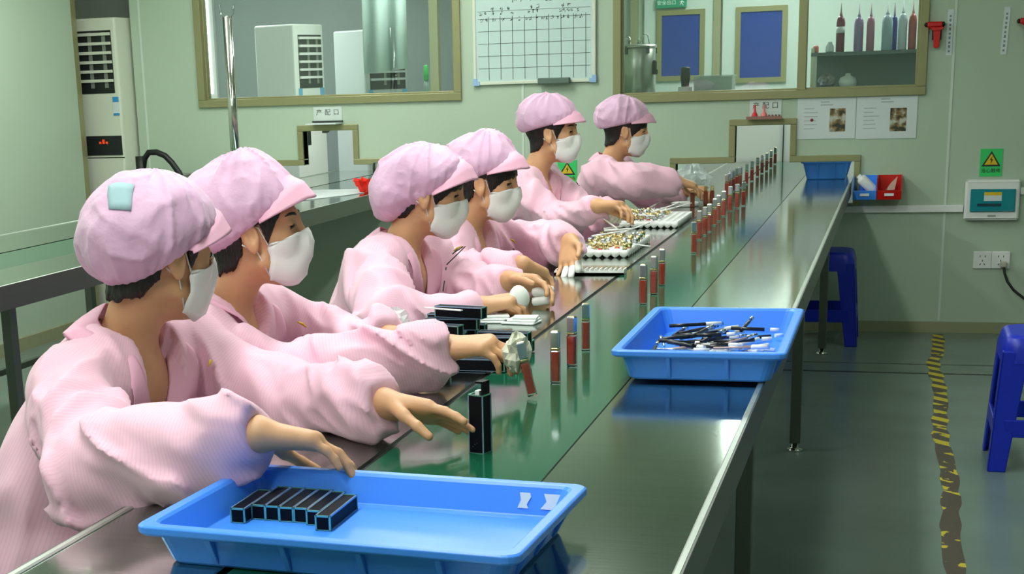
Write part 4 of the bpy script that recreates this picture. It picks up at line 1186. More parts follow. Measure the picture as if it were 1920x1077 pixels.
def person1():
    WR, WL = (-.845, 1.93, .882), (-.80, 2.365, .835)
    base = dict(handR=HND(WR, (.85, .42, -.18), (.25, -.1, -1), True, curl=(.35, .35, .25)),
                handL=HND(WL, (1, -.03, -.14), (.1, -.55, -.83), False, curl=(.10, .18, .12), thumb=(.62, .55)), vdepth=.20)
    J = dict(hip=(-1.43, 2.36, .52), N=(-1.265, 2.365, .935), SR=(-1.28, 2.19, .885), SL=(-1.245, 2.54, .89), ER=(-1.13, 1.975, .795), EL=(-1.04, 2.51, .80),
             WR=WR, WL=WL, H=(-1.200, 2.371, 1.081))
    return make_person('nearest worker in pink coat and cap, reaching over the foreground crate', J, base, 11, .0032, hair_front=False, head=(50, 7, 0), cap=dict(front=.064, back=-.075, puff=(-.060, 0, .020), pr=(.080, .100, .078), mr=(.112, .096, .092), patch=((-.1, -.056, .101), (.014, .038, .041), (.029, -.029, .003))))

def person2():
    WR, WL = (-.815, 2.80, .852), (-1.0, 2.99, .838)
    base = dict(handR=HND(WR, (.95, .05, .10), (-.15, .15, -1), True, curl=(.55, .6, .45), thumb=(.6, .5)),
                handL=HND(WL, (.85, .5, .0), (0, .3, -1), False, curl=(.2, .25, .2)), vdepth=.14)
    J = dict(hip=(-1.42, 2.84, .52), N=(-1.295, 2.845, .93), SR=(-1.305, 2.675, .88), SL=(-1.285, 3.02, .885), ER=(-1.07, 2.715, .80), EL=(-1.17, 3.11, .785),
             WR=WR, WL=WL, H=(-1.215, 2.835, 1.073))
    return make_person('second nearest worker in pink, holding a white cloth over the green belt', J, base, 23, .0032, hair_front=False, head=(12, -4, 0), cap=dict(front=.074, back=-.055, puff=(-.085, 0, .045), pr=(.085, .10, .075), mr=(.116, .095, .092), peak=(.0, 0, .130, .025)))

def person3():
    WR, WL = (-.985, 3.685, .80), (-.97, 3.94, .83)
    base = dict(handR=HND(WR, (.75, .35, .12), (.35, .25, -.9), True, curl=(.7, .7, .5), thumb=(.7, .5)),
                handL=HND(WL, (.95, -.15, -.05), (.1, -.6, -.75), False, curl=(.4, .5, .4)), vdepth=.20)
    J = dict(hip=(-1.355, 3.92, .52), N=(-1.275, 3.945, .92), SR=(-1.285, 3.77, .88), SL=(-1.265, 4.115, .88), ER=(-1.165, 3.53, .78), EL=(-1.11, 4.08, .79),
             WR=WR, WL=WL, H=(-1.190, 3.951, 1.062))
    return make_person('worker in pink with a drooping cap and deep open collar, polishing with a white puff', J, base, 37, .0038, head=(6, 9, 0), cap=dict(front=.070, back=-.105, puff=(-.092, 0, -.012), pr=(.070, .095, .082), main=(-.012, 0, .056), mr=(.116, .095, .074)))

def person4():
    WR, WL = (-1.0, 4.20, .842), (-.955, 4.66, .858)
    base = dict(handR=HND(WR, (.55, .70, -.45), (.1, -.5, -1), True, curl=(.5, .6, .4), thumb=(.6, .5)),
                handL=HND(WL, (.15, -.62, -.55), (-.3, -.5, .45), False, curl=(.12, .15, .1), spread=.1, thumb=(.6, .3), cots=True), vdepth=.16)
    J = dict(hip=(-1.36, 4.60, .52), N=(-1.265, 4.575, .905), SR=(-1.275, 4.415, .868), SL=(-1.245, 4.745, .875), ER=(-1.19, 4.28, .775), EL=(-1.08, 4.90, .81),
             WR=WR, WL=WL, H=(-1.190, 4.573, 1.044))
    return make_person('worker in pink with dark fringe and white finger covers, behind the drooping-cap worker', J, base, 41, .0038, head=(-4, 6, 0), cap=dict(front=.072, back=-.02, puff=(-.07, 0, .05), pr=(.082, .092, .07), mr=(.116, .095, .090), peak=(.0, 0, .130, .02)))

def person5():
    WR, WL = (-1.01, 5.42, .90), (-1.01, 5.70, .845)
    base = dict(handR=HND(WR, (.8, -.1, .05), (.2, -.2, -1), True, curl=(.6, .6, .4), thumb=(.5, .5)),
                handL=HND(WL, (.35, -.75, .35), (.5, -.2, -.8), False, curl=(.5, .6, .4), thumb=(.6, .4)), vdepth=.15)
    J = dict(hip=(-1.41, 5.90, .52), N=(-1.350, 5.89, .985), SR=(-1.36, 5.70, .935), SL=(-1.34, 6.075, .94), ER=(-1.17, 5.59, .825), EL=(-1.15, 5.90, .80),
             WR=WR, WL=WL, H=(-1.270, 5.899, 1.137))
    return make_person('tall male worker in pink with short hair, sitting upright, cap peak level', J, base, 53, .0046, female=False, hair_front=False, head=(-4, 1, 0), cap=dict(front=.058, back=.008, puff=(-.05, 0, .06), pr=(.085, .092, .075), main=(-.015, 0, .062), mr=(.118, .095, .092)))

def person6():
    WR, WL = (-.93, 6.88, .885), (-.93, 7.22, .815)
    base = dict(handR=HND(WR, (.8, .35, -.25), (-.1, .1, -1), True, curl=(.4, .5, .4), thumb=(.6, .5)),
                handL=HND(WL, (.95, -.15, -.02), (.1, -.5, -.8), False, curl=(.5, .6, .4), thumb=(.6, .4)), vdepth=.13)
    J = dict(hip=(-1.33, 7.05, .52), N=(-1.255, 7.05, .955), SR=(-1.265, 6.88, .915), SL=(-1.25, 7.22, .915), ER=(-1.09, 6.79, .88), EL=(-1.12, 7.30, .80),
             WR=WR, WL=WL, H=(-1.180, 7.050, 1.099))
    return make_person('farthest worker in pink, handling brown tubes beside the clear plastic bag', J, base, 67, .0046, head=(4, 8, 0), cap=dict(front=.066, back=.0, puff=(-.065, 0, .06), pr=(.085, .095, .08), mr=(.118, .096, .096)))

for x_, y_ in ((-1.43, 2.36), (-1.42, 2.84), (-1.355, 3.92), (-1.36, 4.60), (-1.41, 5.90), (-1.33, 7.05)):
    stool(x_-.05, y_, 'blue plastic stool hidden under a seated worker in pink', h=.392, seat=.27, foot=.32, group='stools under the workers')
for fn in (person1, person2, person3, person4, person5, person6): fn()
# ------------------------------------------------------------------ lip gloss tubes on the belt
MT['gloss'] = mat('red_gloss', L(205, 74, 58), .18, spec=.6, Coat_Weight=.6)
MT['clear'] = thin_glass('clear_plastic', (.97, .98, .97, 1), .07, .02)
MT['gold'] = mat('gold_cap', L(226, 208, 150), .2, metal=1.0)
MT['silver'] = mat('silver_cap', L(205, 214, 222), .24, metal=1.0)
BZ = TZ-.001
def make_tube(loc, label):
    t = thing('lip_gloss_tube', label, 'lip gloss', loc, 'lip gloss tubes on the green belt')
    x, y, z = loc
    def rr(h, r, zz, n=3):
        return [(x+qx*(h-r)+r*math.cos(a0+PI/2*k/n), y+qy*(h-r)+r*math.sin(a0+PI/2*k/n), z+zz) for qx, qy, a0 in ((1, 1, 0), (-1, 1, PI/2), (-1, -1, PI), (1, -1, 3*PI/2)) for k in range(n+1)]
    def stack(prof, name, mt):
        mb = MB(); rows = [rr(h, r, zz) for h, r, zz in prof]
        mb.grid(rows, closed=True, smooth=False); mb.add(rows[0], [list(range(len(rows[0])))[::-1]]); mb.add(rows[-1], [list(range(len(rows[-1])))])
        return mb.build(name, mt, t)
    stack([(.0085, .003, 0), (.0092, .003, .001), (.0092, .003, .064), (.008, .003, .066)], 'bottle', MT['clear'])
    stack([(.0078, .003, .005), (.0078, .003, .0635)], 'gloss', MT['gloss'])
    stack([(.0078, .003, .0665), (.0090, .003, .068), (.0090, .003, .071), (.0078, .003, .072)], 'collar', MT['gold'])
    stack([(.0080, .002, .0722), (.0086, .002, .074), (.0086, .002, .102), (.0075, .002, .1045)], 'cap', MT['silver'])
    stack([(.0076, .002, .1046), (.0060, .002, .1056)], 'cap_top', MT['gold'])
    return t
ORD = ['nearest', 'second', 'third', 'fourth', 'fifth', 'sixth', 'seventh', 'eighth', 'ninth', 'tenth', 'eleventh', 'twelfth', 'thirteenth', 'fourteenth', 'fifteenth', 'sixteenth', 'seventeenth', 'eighteenth', 'nineteenth', 'twentieth', 'twenty-first', 'twenty-second', 'twenty-third', 'twenty-fourth', 'twenty-fifth', 'twenty-sixth', 'twenty-seventh', 'twenty-eighth']
tubes = [(-.628, 2.928), (-.632, 3.112), (-.639, 3.298), (-.621, 3.997), (-.621, 4.183), (-.625, 4.361), (-.635, 5.158), (-.668, 5.58), (-.666, 5.73), (-.665, 5.86),
         (-.672, 6.10), (-.676, 6.27), (-.678, 6.48), (-.677, 6.73), (-.66, 6.86), (-.645, 6.98), (-.772, 7.50), (-.772, 7.60), (-.772, 7.70), (-.772, 7.80), (-.77, 7.94), (-.764, 8.06),
         (-.752, 8.277), (-.745, 8.508), (-.746, 8.86), (-.742, 9.12), (-.733, 9.32), (-.73, 9.60), (-.735, 10.0)]
proto = None
for i, (x, y) in enumerate(tubes):
    w = ORD[i] if i < len(ORD) else 'last'
    where = 'of the front trio' if i < 3 else 'of the middle trio' if i < 6 else 'of the dense row' if i < 16 else 'close to the wall' if i < 23 else 'beyond the wall opening'
    if i == len(tubes)-1: w = 'farthest'
    lab = '%s red lip gloss tube from the front, %s' % (w, where)
    if proto is None: proto = make_tube((x, y, BZ), lab)
    else: dup(proto, (x, y, BZ), lab, rotz=random.Random(i).uniform(-.25, .25))
# the tube the second worker is putting down, leaning in her hand
r = dup(proto, (-.640, 2.775, BZ+.006), 'lip gloss tube tilted in the hand of the second worker, over the belt', rotz=.3)
r.rotation_euler = (-.05, -.22, .3)

# ------------------------------------------------------------------ black product boxes
MT['carton'] = mat('black_carton', L(10, 12, 18), .5, spec=.12)
MT['holo'] = mat('holographic_edge', L(150, 185, 215), .22, metal=.6)
MT['holo2'] = mat('holographic_edge_green', L(120, 190, 170), .22, metal=.6)
def make_box(loc, label, R, ln=.118, w=.023, group='black product boxes', cat='box'):
    """slim carton lying along local x; R turns it"""
    t = thing('product_box', label, cat, loc, group); O = Vector(loc)
    def bar(mb, a0, a1, b0, b1, c0, c1):
        pts = [O+R @ Vector(p) for p in ((a0, b0, c0), (a1, b0, c0), (a1, b1, c0), (a0, b1, c0), (a0, b0, c1), (a1, b0, c1), (a1, b1, c1), (a0, b1, c1))]
        mb.hexa(pts)
    h = w/2
    mb = MB(); bar(mb, 0, ln, -h, h, 0, w); mb.build('carton', MT['carton'], t, bevel=.0006)
    e = .0012
    mb = MB()
    for b in (-h, h):
        for c in (0, w): bar(mb, -e/2, ln+e/2, b-e, b+e, max(c-e, 0), c+e)
    mb.build('long_edge', MT['holo'], t)
    for a in (0, ln):
        mb = MB()
        for b in (-h, h): bar(mb, a-e, a+e, b-e, b+e, 0, w+e)
        for c in (0, w): bar(mb, a-e, a+e, -h, h, max(c-e, 0), c+e)
        mb.build('end_edge', MT['holo2'], t)
    return t
RZ = lambda a: Matrix.Rotation(a, 3, 'Z')
cz = TZ+.0144
crowd = ['leftmost', 'second from the left', 'third from the left', 'middle', 'third from the right', 'second from the right', 'rightmost, jutting forward']
for k in range(7):
    yy = 1.835+(.0, .022, .020, .018, .018, .010, -.012)[k]
    make_box((-.836+.0214*k, yy, cz), 'black box lying in the foreground blue crate, %s of the seven' % crowd[k], RZ(PI/2), ln=.098 if k < 6 else .108, w=.0196, group='black boxes in the foreground crate')
# the open box standing on the belt: opening upwards, lid raised
t = make_box((-.633, 2.335, BZ), 'open black box standing upright on the belt by the nearest worker', Matrix(((0, .96, .28), (0, -.28, .96), (1, 0, 0))), ln=.096, w=.026, group=None)
mb = MB(); O = Vector((-.633, 2.335, BZ)); Rr = Matrix(((0, .96, .28), (0, -.28, .96), (1, 0, 0)))
for a0, a1, b0, b1, c0, c1 in ((.096, .118, .010, .013, .002, .024), (.116, .119, -.001, .013, .002, .024)):
    mb.hexa([O+Rr @ Vector(p) for p in ((a0, b0, c0), (a1, b0, c0), (a1, b1, c0), (a0, b1, c0), (a0, b0, c1), (a1, b0, c1), (a1, b1, c1), (a0, b1, c1))])
mb.build('lid_flap', MT['carton'], t); 
mb = MB(); mb.hexa([O+Rr @ Vector(p) for p in ((.096, -.004, .006), (.103, -.004, .006), (.103, .004, .006), (.096, .004, .006), (.096, -.004, .018), (.103, -.004, .018), (.103, .004, .018), (.096, .004, .018))])
mb.build('inner_tray', MT['white'], t)
mb = MB()
for k, a in enumerate((0, 1.0, 2.1)):
    c = O+Rr @ Vector((.012+.003*k, -.0045+.004*k, -.0004)); mb.box(c, (.0022, .0004, .004), Rr)
mb.build('printed_mark', MT['silver'], t)

# loose pile of boxes with clear wrap in front of the second worker
rp = random.Random(21)
pile = [(-1.00, 3.02, 0, .15), (-.985, 3.09, 0, .05), (-1.01, 3.16, 0, -.1), (-.99, 3.23, 0, .1), (-.995, 3.30, 0, -.02), (-.975, 3.12, 1, .0), (-1.00, 3.19, 1, .08), (-.99, 3.26, 1, -.06), (-.985, 3.06, 1, .2), (-.99, 3.15, 2, -.2), (-.98, 3.22, 2, .06), (-.995, 3.29, 2, -.04),
        (-.87, 3.03, 0, .0), (-.865, 3.10, 0, .1), (-.875, 3.18, 0, -.08), (-.865, 3.26, 0, .02), (-.87, 3.14, 1, .12), (-.86, 3.22, 1, -.1), (-.96, 3.24, 3, -.22), (-.985, 3.31, 1, .04)]
rowname = ['bottom layer', 'second layer', 'third layer', 'top']
for k, (x, y, lay, a) in enumerate(pile):
    make_box((x, y, TZ+.0015+.0262*lay), 'black box with shiny edges in the loose heap before the second worker', RZ(a), w=.024, ln=.115, group='heap of black boxes before the second worker')
def crumple(name, label, cat, c, r, n, mt, seed, squash=.6, solid=.0006):
    rg = random.Random(seed); mb = MB(); rows = []
    for i in range(n+1):
        row = []
        for k in range(2*n):
            th = PI*i/n; ph = PI*k/n
            q = 1+rg.uniform(-.30, .22)
            row.append((c[0]+r[0]*q*math.sin(th)*math.cos(ph), c[1]+r[1]*q*math.sin(th)*math.sin(ph), max(c[2]+r[2]*q*math.cos(th), c[2]-r[2]*.92)))
        rows.append(row)
    mb.grid(rows[::-1], closed=True, smooth=False); o = mb.build(name, mt, origin=(c[0], c[1], c[2]-r[2]*.92)); tag(o, label, cat); return o
MT['film'] = mat('clear_film', L(225, 235, 235), .22, spec=.7, Alpha=.42)
crumple('plastic_wrap', 'crumpled clear wrap on the left end of the black box heap', 'wrap', (-1.015, 3.07, TZ+.098), (.035, .07, .022), 8, MT['film'], 5)
crumple('plastic_bag', 'clear plastic bag bunched on the table beside the farthest worker', 'bag', (-.965, 7.72, TZ+.064), (.09, .17, .068), 11, MT['film'], 8)
# paper strips stuck among the heap
for k, (x, y, z, a, b) in enumerate(((-.965, 3.16, .1085, -.35, -.05),)):
    mb = MB(); mb.box((x+.04, y, TZ+z), (.10, .009, .002), RZ(a)); tag(mb.build('white_stick', MT['white']), 'flat white stick lying on top of the black box heap', 'stick')

# white cloth in the second worker's hand; white puff in the third worker's hand
crumple('cleaning_cloth', 'white gauzy cloth in the right hand of the second worker', 'cloth', (-.672, 2.79, .846), (.026, .030, .038), 9, mat('gauze', L(214, 216, 198), .9), 3)
mb = MB(); mb.lathe((-.892, 3.735, .818), [(.001, -.012), (.020, -.011), (.028, -.004), (.030, .004), (.024, .011), (.001, .013)], 18, ax=(.7, -.5, .35))
tag(mb.build('powder_puff', mat('puff', L(236, 240, 232), .85)), 'round white puff held by the drooping-cap worker', 'puff')
for k, (dz, dy) in enumerate(((.016, .03), (.040, .035))):
    mb = MB(); c = Vector((-.90, 3.90+dy*.2, TZ+dz)); mb.lathe(c, [(.002, 0), (.010, .003), (.0125, .012), (.0125, .05), (.009, .058), (.002, .060)], 14, ax=(.95, .1, .12))
    tag(mb.build('white_applicator', MT['white']), ('lower' if k == 0 else 'upper')+' white capsule in the left hand of the drooping-cap worker', 'capsule')
# white pads before the third worker
for k, (x, y, a, lab) in enumerate(((-.945, 3.67, .1, 'folded white wipe on the table before the drooping-cap worker, left one'), (-.868, 3.655, -.15, 'folded white wipe on the table before the drooping-cap worker, right one'))):
    mb = MB(); R = RZ(a)
    for j in range(3):
        mb.box((x+.004*j, y+.004*j, TZ+.0032+.0055*j), (.085-.012*j, .062-.01*j, .0045), RZ(a+.12*j), 0, .0015)
    tag(mb.build('folded_wipe', mat('wipe', L(232, 238, 236), .85)), lab, 'wipe')

# toothed white rack before the fourth worker
t = thing('toothed_rack', 'white toothed strip rack on the table before the fringe worker', 'rack', (-.85, 4.60, TZ))
mb = MB(); mb.bx(-.985, -.772, 4.585, 4.640, TZ, TZ+.006)
mb.bx(-.985, -.772, 4.585, 4.588, TZ, TZ+.012)
for k in range(15): mb.bx(-.982+.0147*k, -.9775+.0147*k, 4.588, 4.640, TZ+.006, TZ+.016)
mb.build('rack_body', MT['white'], t)
mb = MB(); mb.bx(-.995, -.96, 4.43, 4.455, TZ, TZ+.012, bev=.003); tag(mb.build('yellow_cap', MT['yellow']), 'small yellow cap under the right hand of the fringe worker', 'cap')

# egg-carton style trays with gold-capped wands
def tray(name, label, x0, x1, y0, y1, nx, ny, seed, fill, sticks, who):
    t = thing(name, label, 'tray', ((x0+x1)/2, (y0+y1)/2, TZ)); mb = MB()
    px, py = (x1-x0)/nx, (y1-y0)/ny
    N_ = 6; rows = []
    for j in range(ny*N_+1):
        row = []
        for i in range(nx*N_+1):
            u = abs(math.sin(PI*i/N_)); v = abs(math.sin(PI*j/N_))
            row.append((x0+px*i/N_, y0+py*j/N_, TZ+.026-.022*(u*v)**.6))
        rows.append(row)
    mb.grid(rows, smooth=True)
    sk = []
    top = [rows[0], rows[-1][::-1], [r[0] for r in rows][::-1], [r[-1] for r in rows]]
    for e in top:
        low = []
        for i, p in enumerate(e):
            q = abs(math.sin(PI*i/N_))
            cx_, cy_ = (x0+x1)/2, (y0+y1)/2
            low.append((p[0], p[1], TZ+.001+.010*(1-q)))
        mb.grid([low, e], smooth=True)
    mb.build('moulded_tray', MT['white'], t, solid=.001)
    rg = random.Random(seed)
    for i in range(nx):
        for j in range(ny):
            if not fill(i, j): continue
            cx_, cy_ = x0+px*(i+.5), y0+py*(j+.5); tx, ty = rg.uniform(-.35, .35), rg.uniform(-.35, .35)
            b = thing('capped_bottle', 'tiny gold-capped bottle sitting in the white tray %s' % who, 'bottle', (cx_, cy_, TZ+.006), 'gold-capped bottles in the tray '+who)
            ax = Vector((tx, ty, 1))
            mb = MB(); mb.lathe((cx_, cy_, TZ+.006), [(.008, 0), (.009, .002), (.009, .020), (.006, .024)], 10, ax=ax); mb.build('glass', MT['gloss'] if rg.random() < .35 else MT['clear'], b)
            mb = MB(); mb.lathe(Vector((cx_, cy_, TZ+.006))+ax.normalized()*.024, [(.0085, 0), (.0085, .016), (.007, .018)], 10, ax=ax); mb.build('cap', MT['gold'] if rg.random() < .7 else MT['silver'], b)
    for k, (x, y, z, dx, dy, dz, ln) in enumerate(sticks):
        mb = MB(); p = Vector((x, y, TZ+z)); d = Vector((dx, dy, dz)).normalized()
        mb.tube([p, p+d*ln*.45], .0035, 8); mb.tube([p+d*ln*.45, p+d*ln], .0022, 8)
        tag(mb.build('applicator_stick', MT['white']), 'white applicator stick lying across the tray %s' % who, 'stick', 'sticks on the tray '+who)
tray('bottle_tray', 'white moulded tray of gold-capped bottles and crossed sticks, nearer one', -1.00, -.832, 5.02, 5.50, 6, 13, 4, lambda i, j: (i*7+j*3) % 4 != 0 and j < 11, [(-.99, 5.22, .05, .75, .35, .10, .115), (-.965, 5.33, .058, .7, -.3, .08, .12), (-.93, 5.38, .06, -.5, .5, .25, .12), (-.90, 5.28, .055, .6, .6, .18, .125), (-.86, 5.18, .03, .75, -.3, -.06, .09), (-.985, 5.42, .055, .8, .2, .1, .11)], 'beside the fringe worker')
tray('bottle_tray', 'white moulded tray of gold-capped bottles, farther one with its right half empty', -1.035, -.800, 5.99, 6.42, 9, 11, 6, lambda i, j: i < 6 and (i*5+j*2) % 5 != 0, [(-.92, 6.12, .05, .7, .55, .22, .13), (-.89, 6.18, .05, .75, .6, .16, .14), (-.955, 6.02, .05, .5, -.4, .0, .09)], 'beside the tall male worker')
mb = MB(); mb.lathe((-.90, 6.98, TZ), [(.05, 0), (.06, .002), (.064, .016), (.058, .018), (.05, .014), (.004, .013)], 20)
o = mb.build('shallow_dish', MT['white']); tag(o, 'shallow white dish on the table under the farthest worker hands', 'dish')
MT['browngloss'] = mat('brown_gloss', L(120, 52, 34), .25)
for k, (x, y, lab) in enumerate(((-.862, 6.93, 'slim brown tube stood upright under the farthest worker, left one'), (-.815, 7.02, 'brown tube stood upright under the farthest worker, middle one'), (-.79, 7.05, 'brown tube stood upright under the farthest worker, right one'))):
    t = thing('gloss_bottle', lab, 'bottle', (x, y, TZ))
    mb = MB(); mb.bx(x-.009, x+.009, y-.009, y+.009, TZ, TZ+.062, bev=.002); mb.build('bottle', MT['browngloss'], t)
    mb = MB(); mb.bx(x-.007, x+.007, y-.007, y+.007, TZ+.062, TZ+.085 if k else TZ+.075, bev=.002); mb.build('cap', MT['gold'], t)
# white ball of wadding in the male worker's hands
crumple('cotton_wad', 'white cotton wad in the hands of the tall male worker', 'wad', (-.955, 5.47, .862), (.034, .034, .030), 8, mat('wad', L(226, 226, 212), .9), 12)

# ------------------------------------------------------------------ wands piled in the second crate
MT['wandblack'] = mat('black_wand', L(22, 26, 34), .3)
rg = random.Random(31); cz2 = TZ+.0105
for k in range(48):
    x = rg.uniform(-.47, -.30); y = rg.uniform(3.03, 3.36); a = rg.gauss(.05, .35) if k % 3 else rg.gauss(1.2, .35)
    ln = rg.uniform(.095, .125); z = cz2+.004+.00085*k
    if x+ln*math.cos(a) > -.225: x = -.225-ln*math.cos(a)
    if y+ln*math.sin(a) > 3.46: y = 3.46-ln*math.sin(a)
    t = thing('wand', 'slim black wand with a white end in the heap inside the far blue crate', 'wand', (x, y, z), 'wands piled in the blue crate')
    d = Vector((math.cos(a), math.sin(a), rg.uniform(-.04, .10))).normalized(); p = Vector((x, y, z))
    if k % 4 == 3: mb = MB(); mb.tube([p, p+d*ln*.7], .0024, 6); mb.build('stem', MT['silver'] if k % 8 == 3 else mat('pale_stem', L(190, 160, 150), .4), t)
    else: mb = MB(); mb.tube([p, p+d*ln*.7], .0042, 6); mb.build('stem', MT['wandblack'], t)
    mb = MB(); mb.tube([p+d*ln*(.7 if k % 2 else .82), p+d*ln], .0046, 6); mb.build('white_end', MT['white'] if k % 3 else MT['silver'], t)

# ------------------------------------------------------------------ things on and around the left table
mb = MB(); mb.hexa([(x_, y_, TZ+.001+d_) for d_ in (0, .003) for x_, y_ in ((-3.22, 6.75), (-2.80, 7.8), (-2.70, 8.22), (-3.22, 8.2))])
tag(mb.build('white_sheet', MT['paper']), 'large white sheet lying on the left conveyor near the wall opening', 'sheet')
rows = []; rg = random.Random(2)
mb = MB()
for i in range(6):
    row = []
    for k in range(18):
        a = 2*PI*k/18; r_ = .035+.006*i+(.010 if k % 2 else -.010)*(i/3)
        row.append((-2.755+r_*math.cos(a), 8.02+r_*1.4*math.sin(a), TZ+.002+.014*i+rg.uniform(-.010, .010)*(i > 0)))
    rows.append(row)
mb.grid(rows, closed=True, smooth=False); mb.add(rows[0], [list(range(18))[::-1]])
tag(mb.build('red_wrapper', mat('red_cloth', L(240, 44, 26), .6), solid=.003), 'bright red crumpled wrapper standing on the edge of the left table', 'wrapper')
mb = MB(); mb.lathe((-2.735, 8.16, TZ+.004), [(.035, 0), (.036, .14), (.03, .15), (.028, .145), (.030, .008), (.004, .006)], 18); tag(mb.build('clear_beaker', thin_glass('beaker', (.95, .96, .95, 1), .12)), 'clear beaker standing on the white sheet by the wall', 'beaker')
# steel pole with a clear hook on top
t = thing('steel_pole', 'upright stainless pole with a clear hook on top, in front of the left window', 'pole', (-3.10, 7.04, TZ))
mb = MB(); mb.tube([(-3.10, 7.04, TZ), (-3.10, 7.04, 1.675)], .0225, 18); mb.build('post', MT['chrome'], t)
mb = MB(); mb.lathe((-3.10, 7.04, TZ), [(.05, 0), (.05, .008), (.024, .012)], 18); mb.build('base_flange', MT['chrome'], t)
mb = MB(); mb.tube([(-3.10-.035, 7.04, 1.73), (-3.10-.033, 7.04, 1.69), (-3.10-.018, 7.04, 1.676), (-3.10+.018, 7.04, 1.676), (-3.10+.033, 7.04, 1.69), (-3.10+.036, 7.04, 1.73)], .004, 8); mb.build('hook', MT['clear'], t)
t = thing('clothes_rail', 'double horizontal steel rail behind the left table by the wall', 'rail', (-3.7, 8.1, 0))
mb = MB(); mb.tube([(-4.15, 8.14, .865), (-3.40, 8.14, .865)], .012, 10); mb.build('upper_bar', MT['chrome'], t)
mb = MB(); mb.tube([(-4.15, 8.06, .84), (-3.40, 8.06, .84)], .017, 10); mb.build('lower_bar', MT['chrome'], t)
for x in (-4.1, -3.72):
    mb = MB(); mb.tube([(x, 8.10, 0), (x, 8.10, .85)], .014, 10); mb.bx(x-.012, x+.012, 8.05, 8.15, .835, .86); mb.build('upright', MT['chrome'], t)
t = thing('vacuum_hose', 'black hose loop and handle sticking up beside the air conditioner', 'hose', (-4.0, 7.9, 0))
mb = MB(); mb.tube([(-4.085, 7.95, 0.0), (-4.085, 7.95, .88), (-4.085, 7.95, .985)], .028, 12); mb.build('handle', MT['black'], t)
mb = MB(); mb.tube([(-4.075, 7.95, .90), (-4.06, 7.95, .97), (-4.03, 7.95, 1.005), (-3.98, 7.95, 1.005), (-3.93, 7.95, .985), (-3.89, 7.95, .945), (-3.85, 7.95, .89), (-3.82, 7.95, .80), (-3.80, 7.95, .5), (-3.80, 7.95, .02)], .017, 12); mb.build('hose', MT['black'], t)

# ------------------------------------------------------------------ air conditioners
MT['vane'] = mat('shaded_vane', L(128, 136, 124), .5)  # shadow on the vanes behind the louvres is put into this darker colour
MT['dark'] = mat('dark_grille', L(28, 34, 34), .5)
def aircon(cx, cy, w, d, h, rot, label, mt, face):
    """floor-standing unit; front faces -y before turning by rot about its centre"""
    t = thing('air_conditioner', label, 'air conditioner', (cx, cy, 0)); R = RZ(rot)
    def bar(mb, x0, x1, y0, y1, z0, z1):
        mb.hexa([Vector((cx, cy, 0))+R @ Vector(p) for p in ((x0, y0, z0), (x1, y0, z0), (x1, y1, z0), (x0, y1, z0), (x0, y0, z1), (x1, y0, z1), (x1, y1, z1), (x0, y1, z1))])
    x0, x1 = -w/2, w/2; f_ = -d/2
    mb = MB(); bar(mb, x0, x1, f_, d/2, 0, h); mb.build('cabinet', mt, t, bevel=.012)
    gz0, gz1 = h-.40, h-.07
    mb = MB(); bar(mb, x0+.045, x1-.03, f_-.003, f_+.01, gz0-.02, gz1); mb.build('grille_recess', MT['dark'], t)
    for k in range(6):
        z = gz0+.025+(gz1-gz0-.02)*k/6
        mb = MB(); bar(mb, x0+.048, x1-.033, f_-.016, f_-.001, z+.018, z+.034); mb.build('louvre', mt, t)
    for q in (.42, .8):
        mb = MB(); xx = x0+.045+(w-.075)*q
        bar(mb, xx-.012, xx+.012, f_-.0045, f_-.0035, gz0+.01, gz1-.01)
        mb.build('vane', MT['vane'], t)
    if face:
        mb = MB(); bar(mb, x0+.075, x1-.010, f_-.005, f_+.004, .985, 1.095); dp = mb.build('display', MT['dark'], t)
        mb = MB()
        for k in range(3): bar(mb, x0+.16+.022*k, x0+.175+.022*k, f_-.0062, f_-.005, 1.05, 1.075 if k == 1 else 1.062)
        mb.build('red_digits', emis('red_digits', (1, .08, .02, 1), .35), dp)
        mb = MB(); bar(mb, x1-.05, x1-.008, f_-.003, f_+.002, gz0-.145, gz0-.04); lb = mb.build('energy_label', MT['paper'], t)
        mb = MB(); bar(mb, x1-.049, x1-.009, f_-.0042, f_-.003, gz0-.07, gz0-.041); bar(mb, x1-.049, x1-.009, f_-.0042, f_-.003, gz0-.145, gz0-.132); mb.build('blue_band', mat('label_blue', L(60, 150, 210), .5), lb)
        mb = MB(); bar(mb, x0+.001, x1-.001, f_-.001, f_+.003, .968, .973); mb.build('panel_gap', MT['ink'], t)
    else:
        for k, (a0, a1, b0, b1) in enumerate(((x0+.03, x0+.07, .42, .47), (x1-.06, x1-.015, .42, .55), (x0+.10, x0+.14, .62, .80))):
            mb = MB(); bar(mb, a0, a1, f_-.003, f_+.002, h-b1, h-b0); mb.build('sticker', mat('label_blue', L(110, 180, 220), .5) if k < 2 else MT['ink'], t)
    return t
aircon(-4.44, 8.31, .32, .30, 1.755, -.06, 'cream floor-standing air conditioner in the corner left of the window', MT['offwhite'], True)
aircon(-4.02, 10.15, .33, .34, 1.74, 1.28, 'white air conditioner cabinet seen through the left window, left one', MT['white'], False)
aircon(-3.72, 11.0, .42, .34, 1.71, 1.05, 'grey air conditioner cabinet behind the reflection sheet in the left window', mat('grey_cabinet', L(196, 206, 206), .5), False)

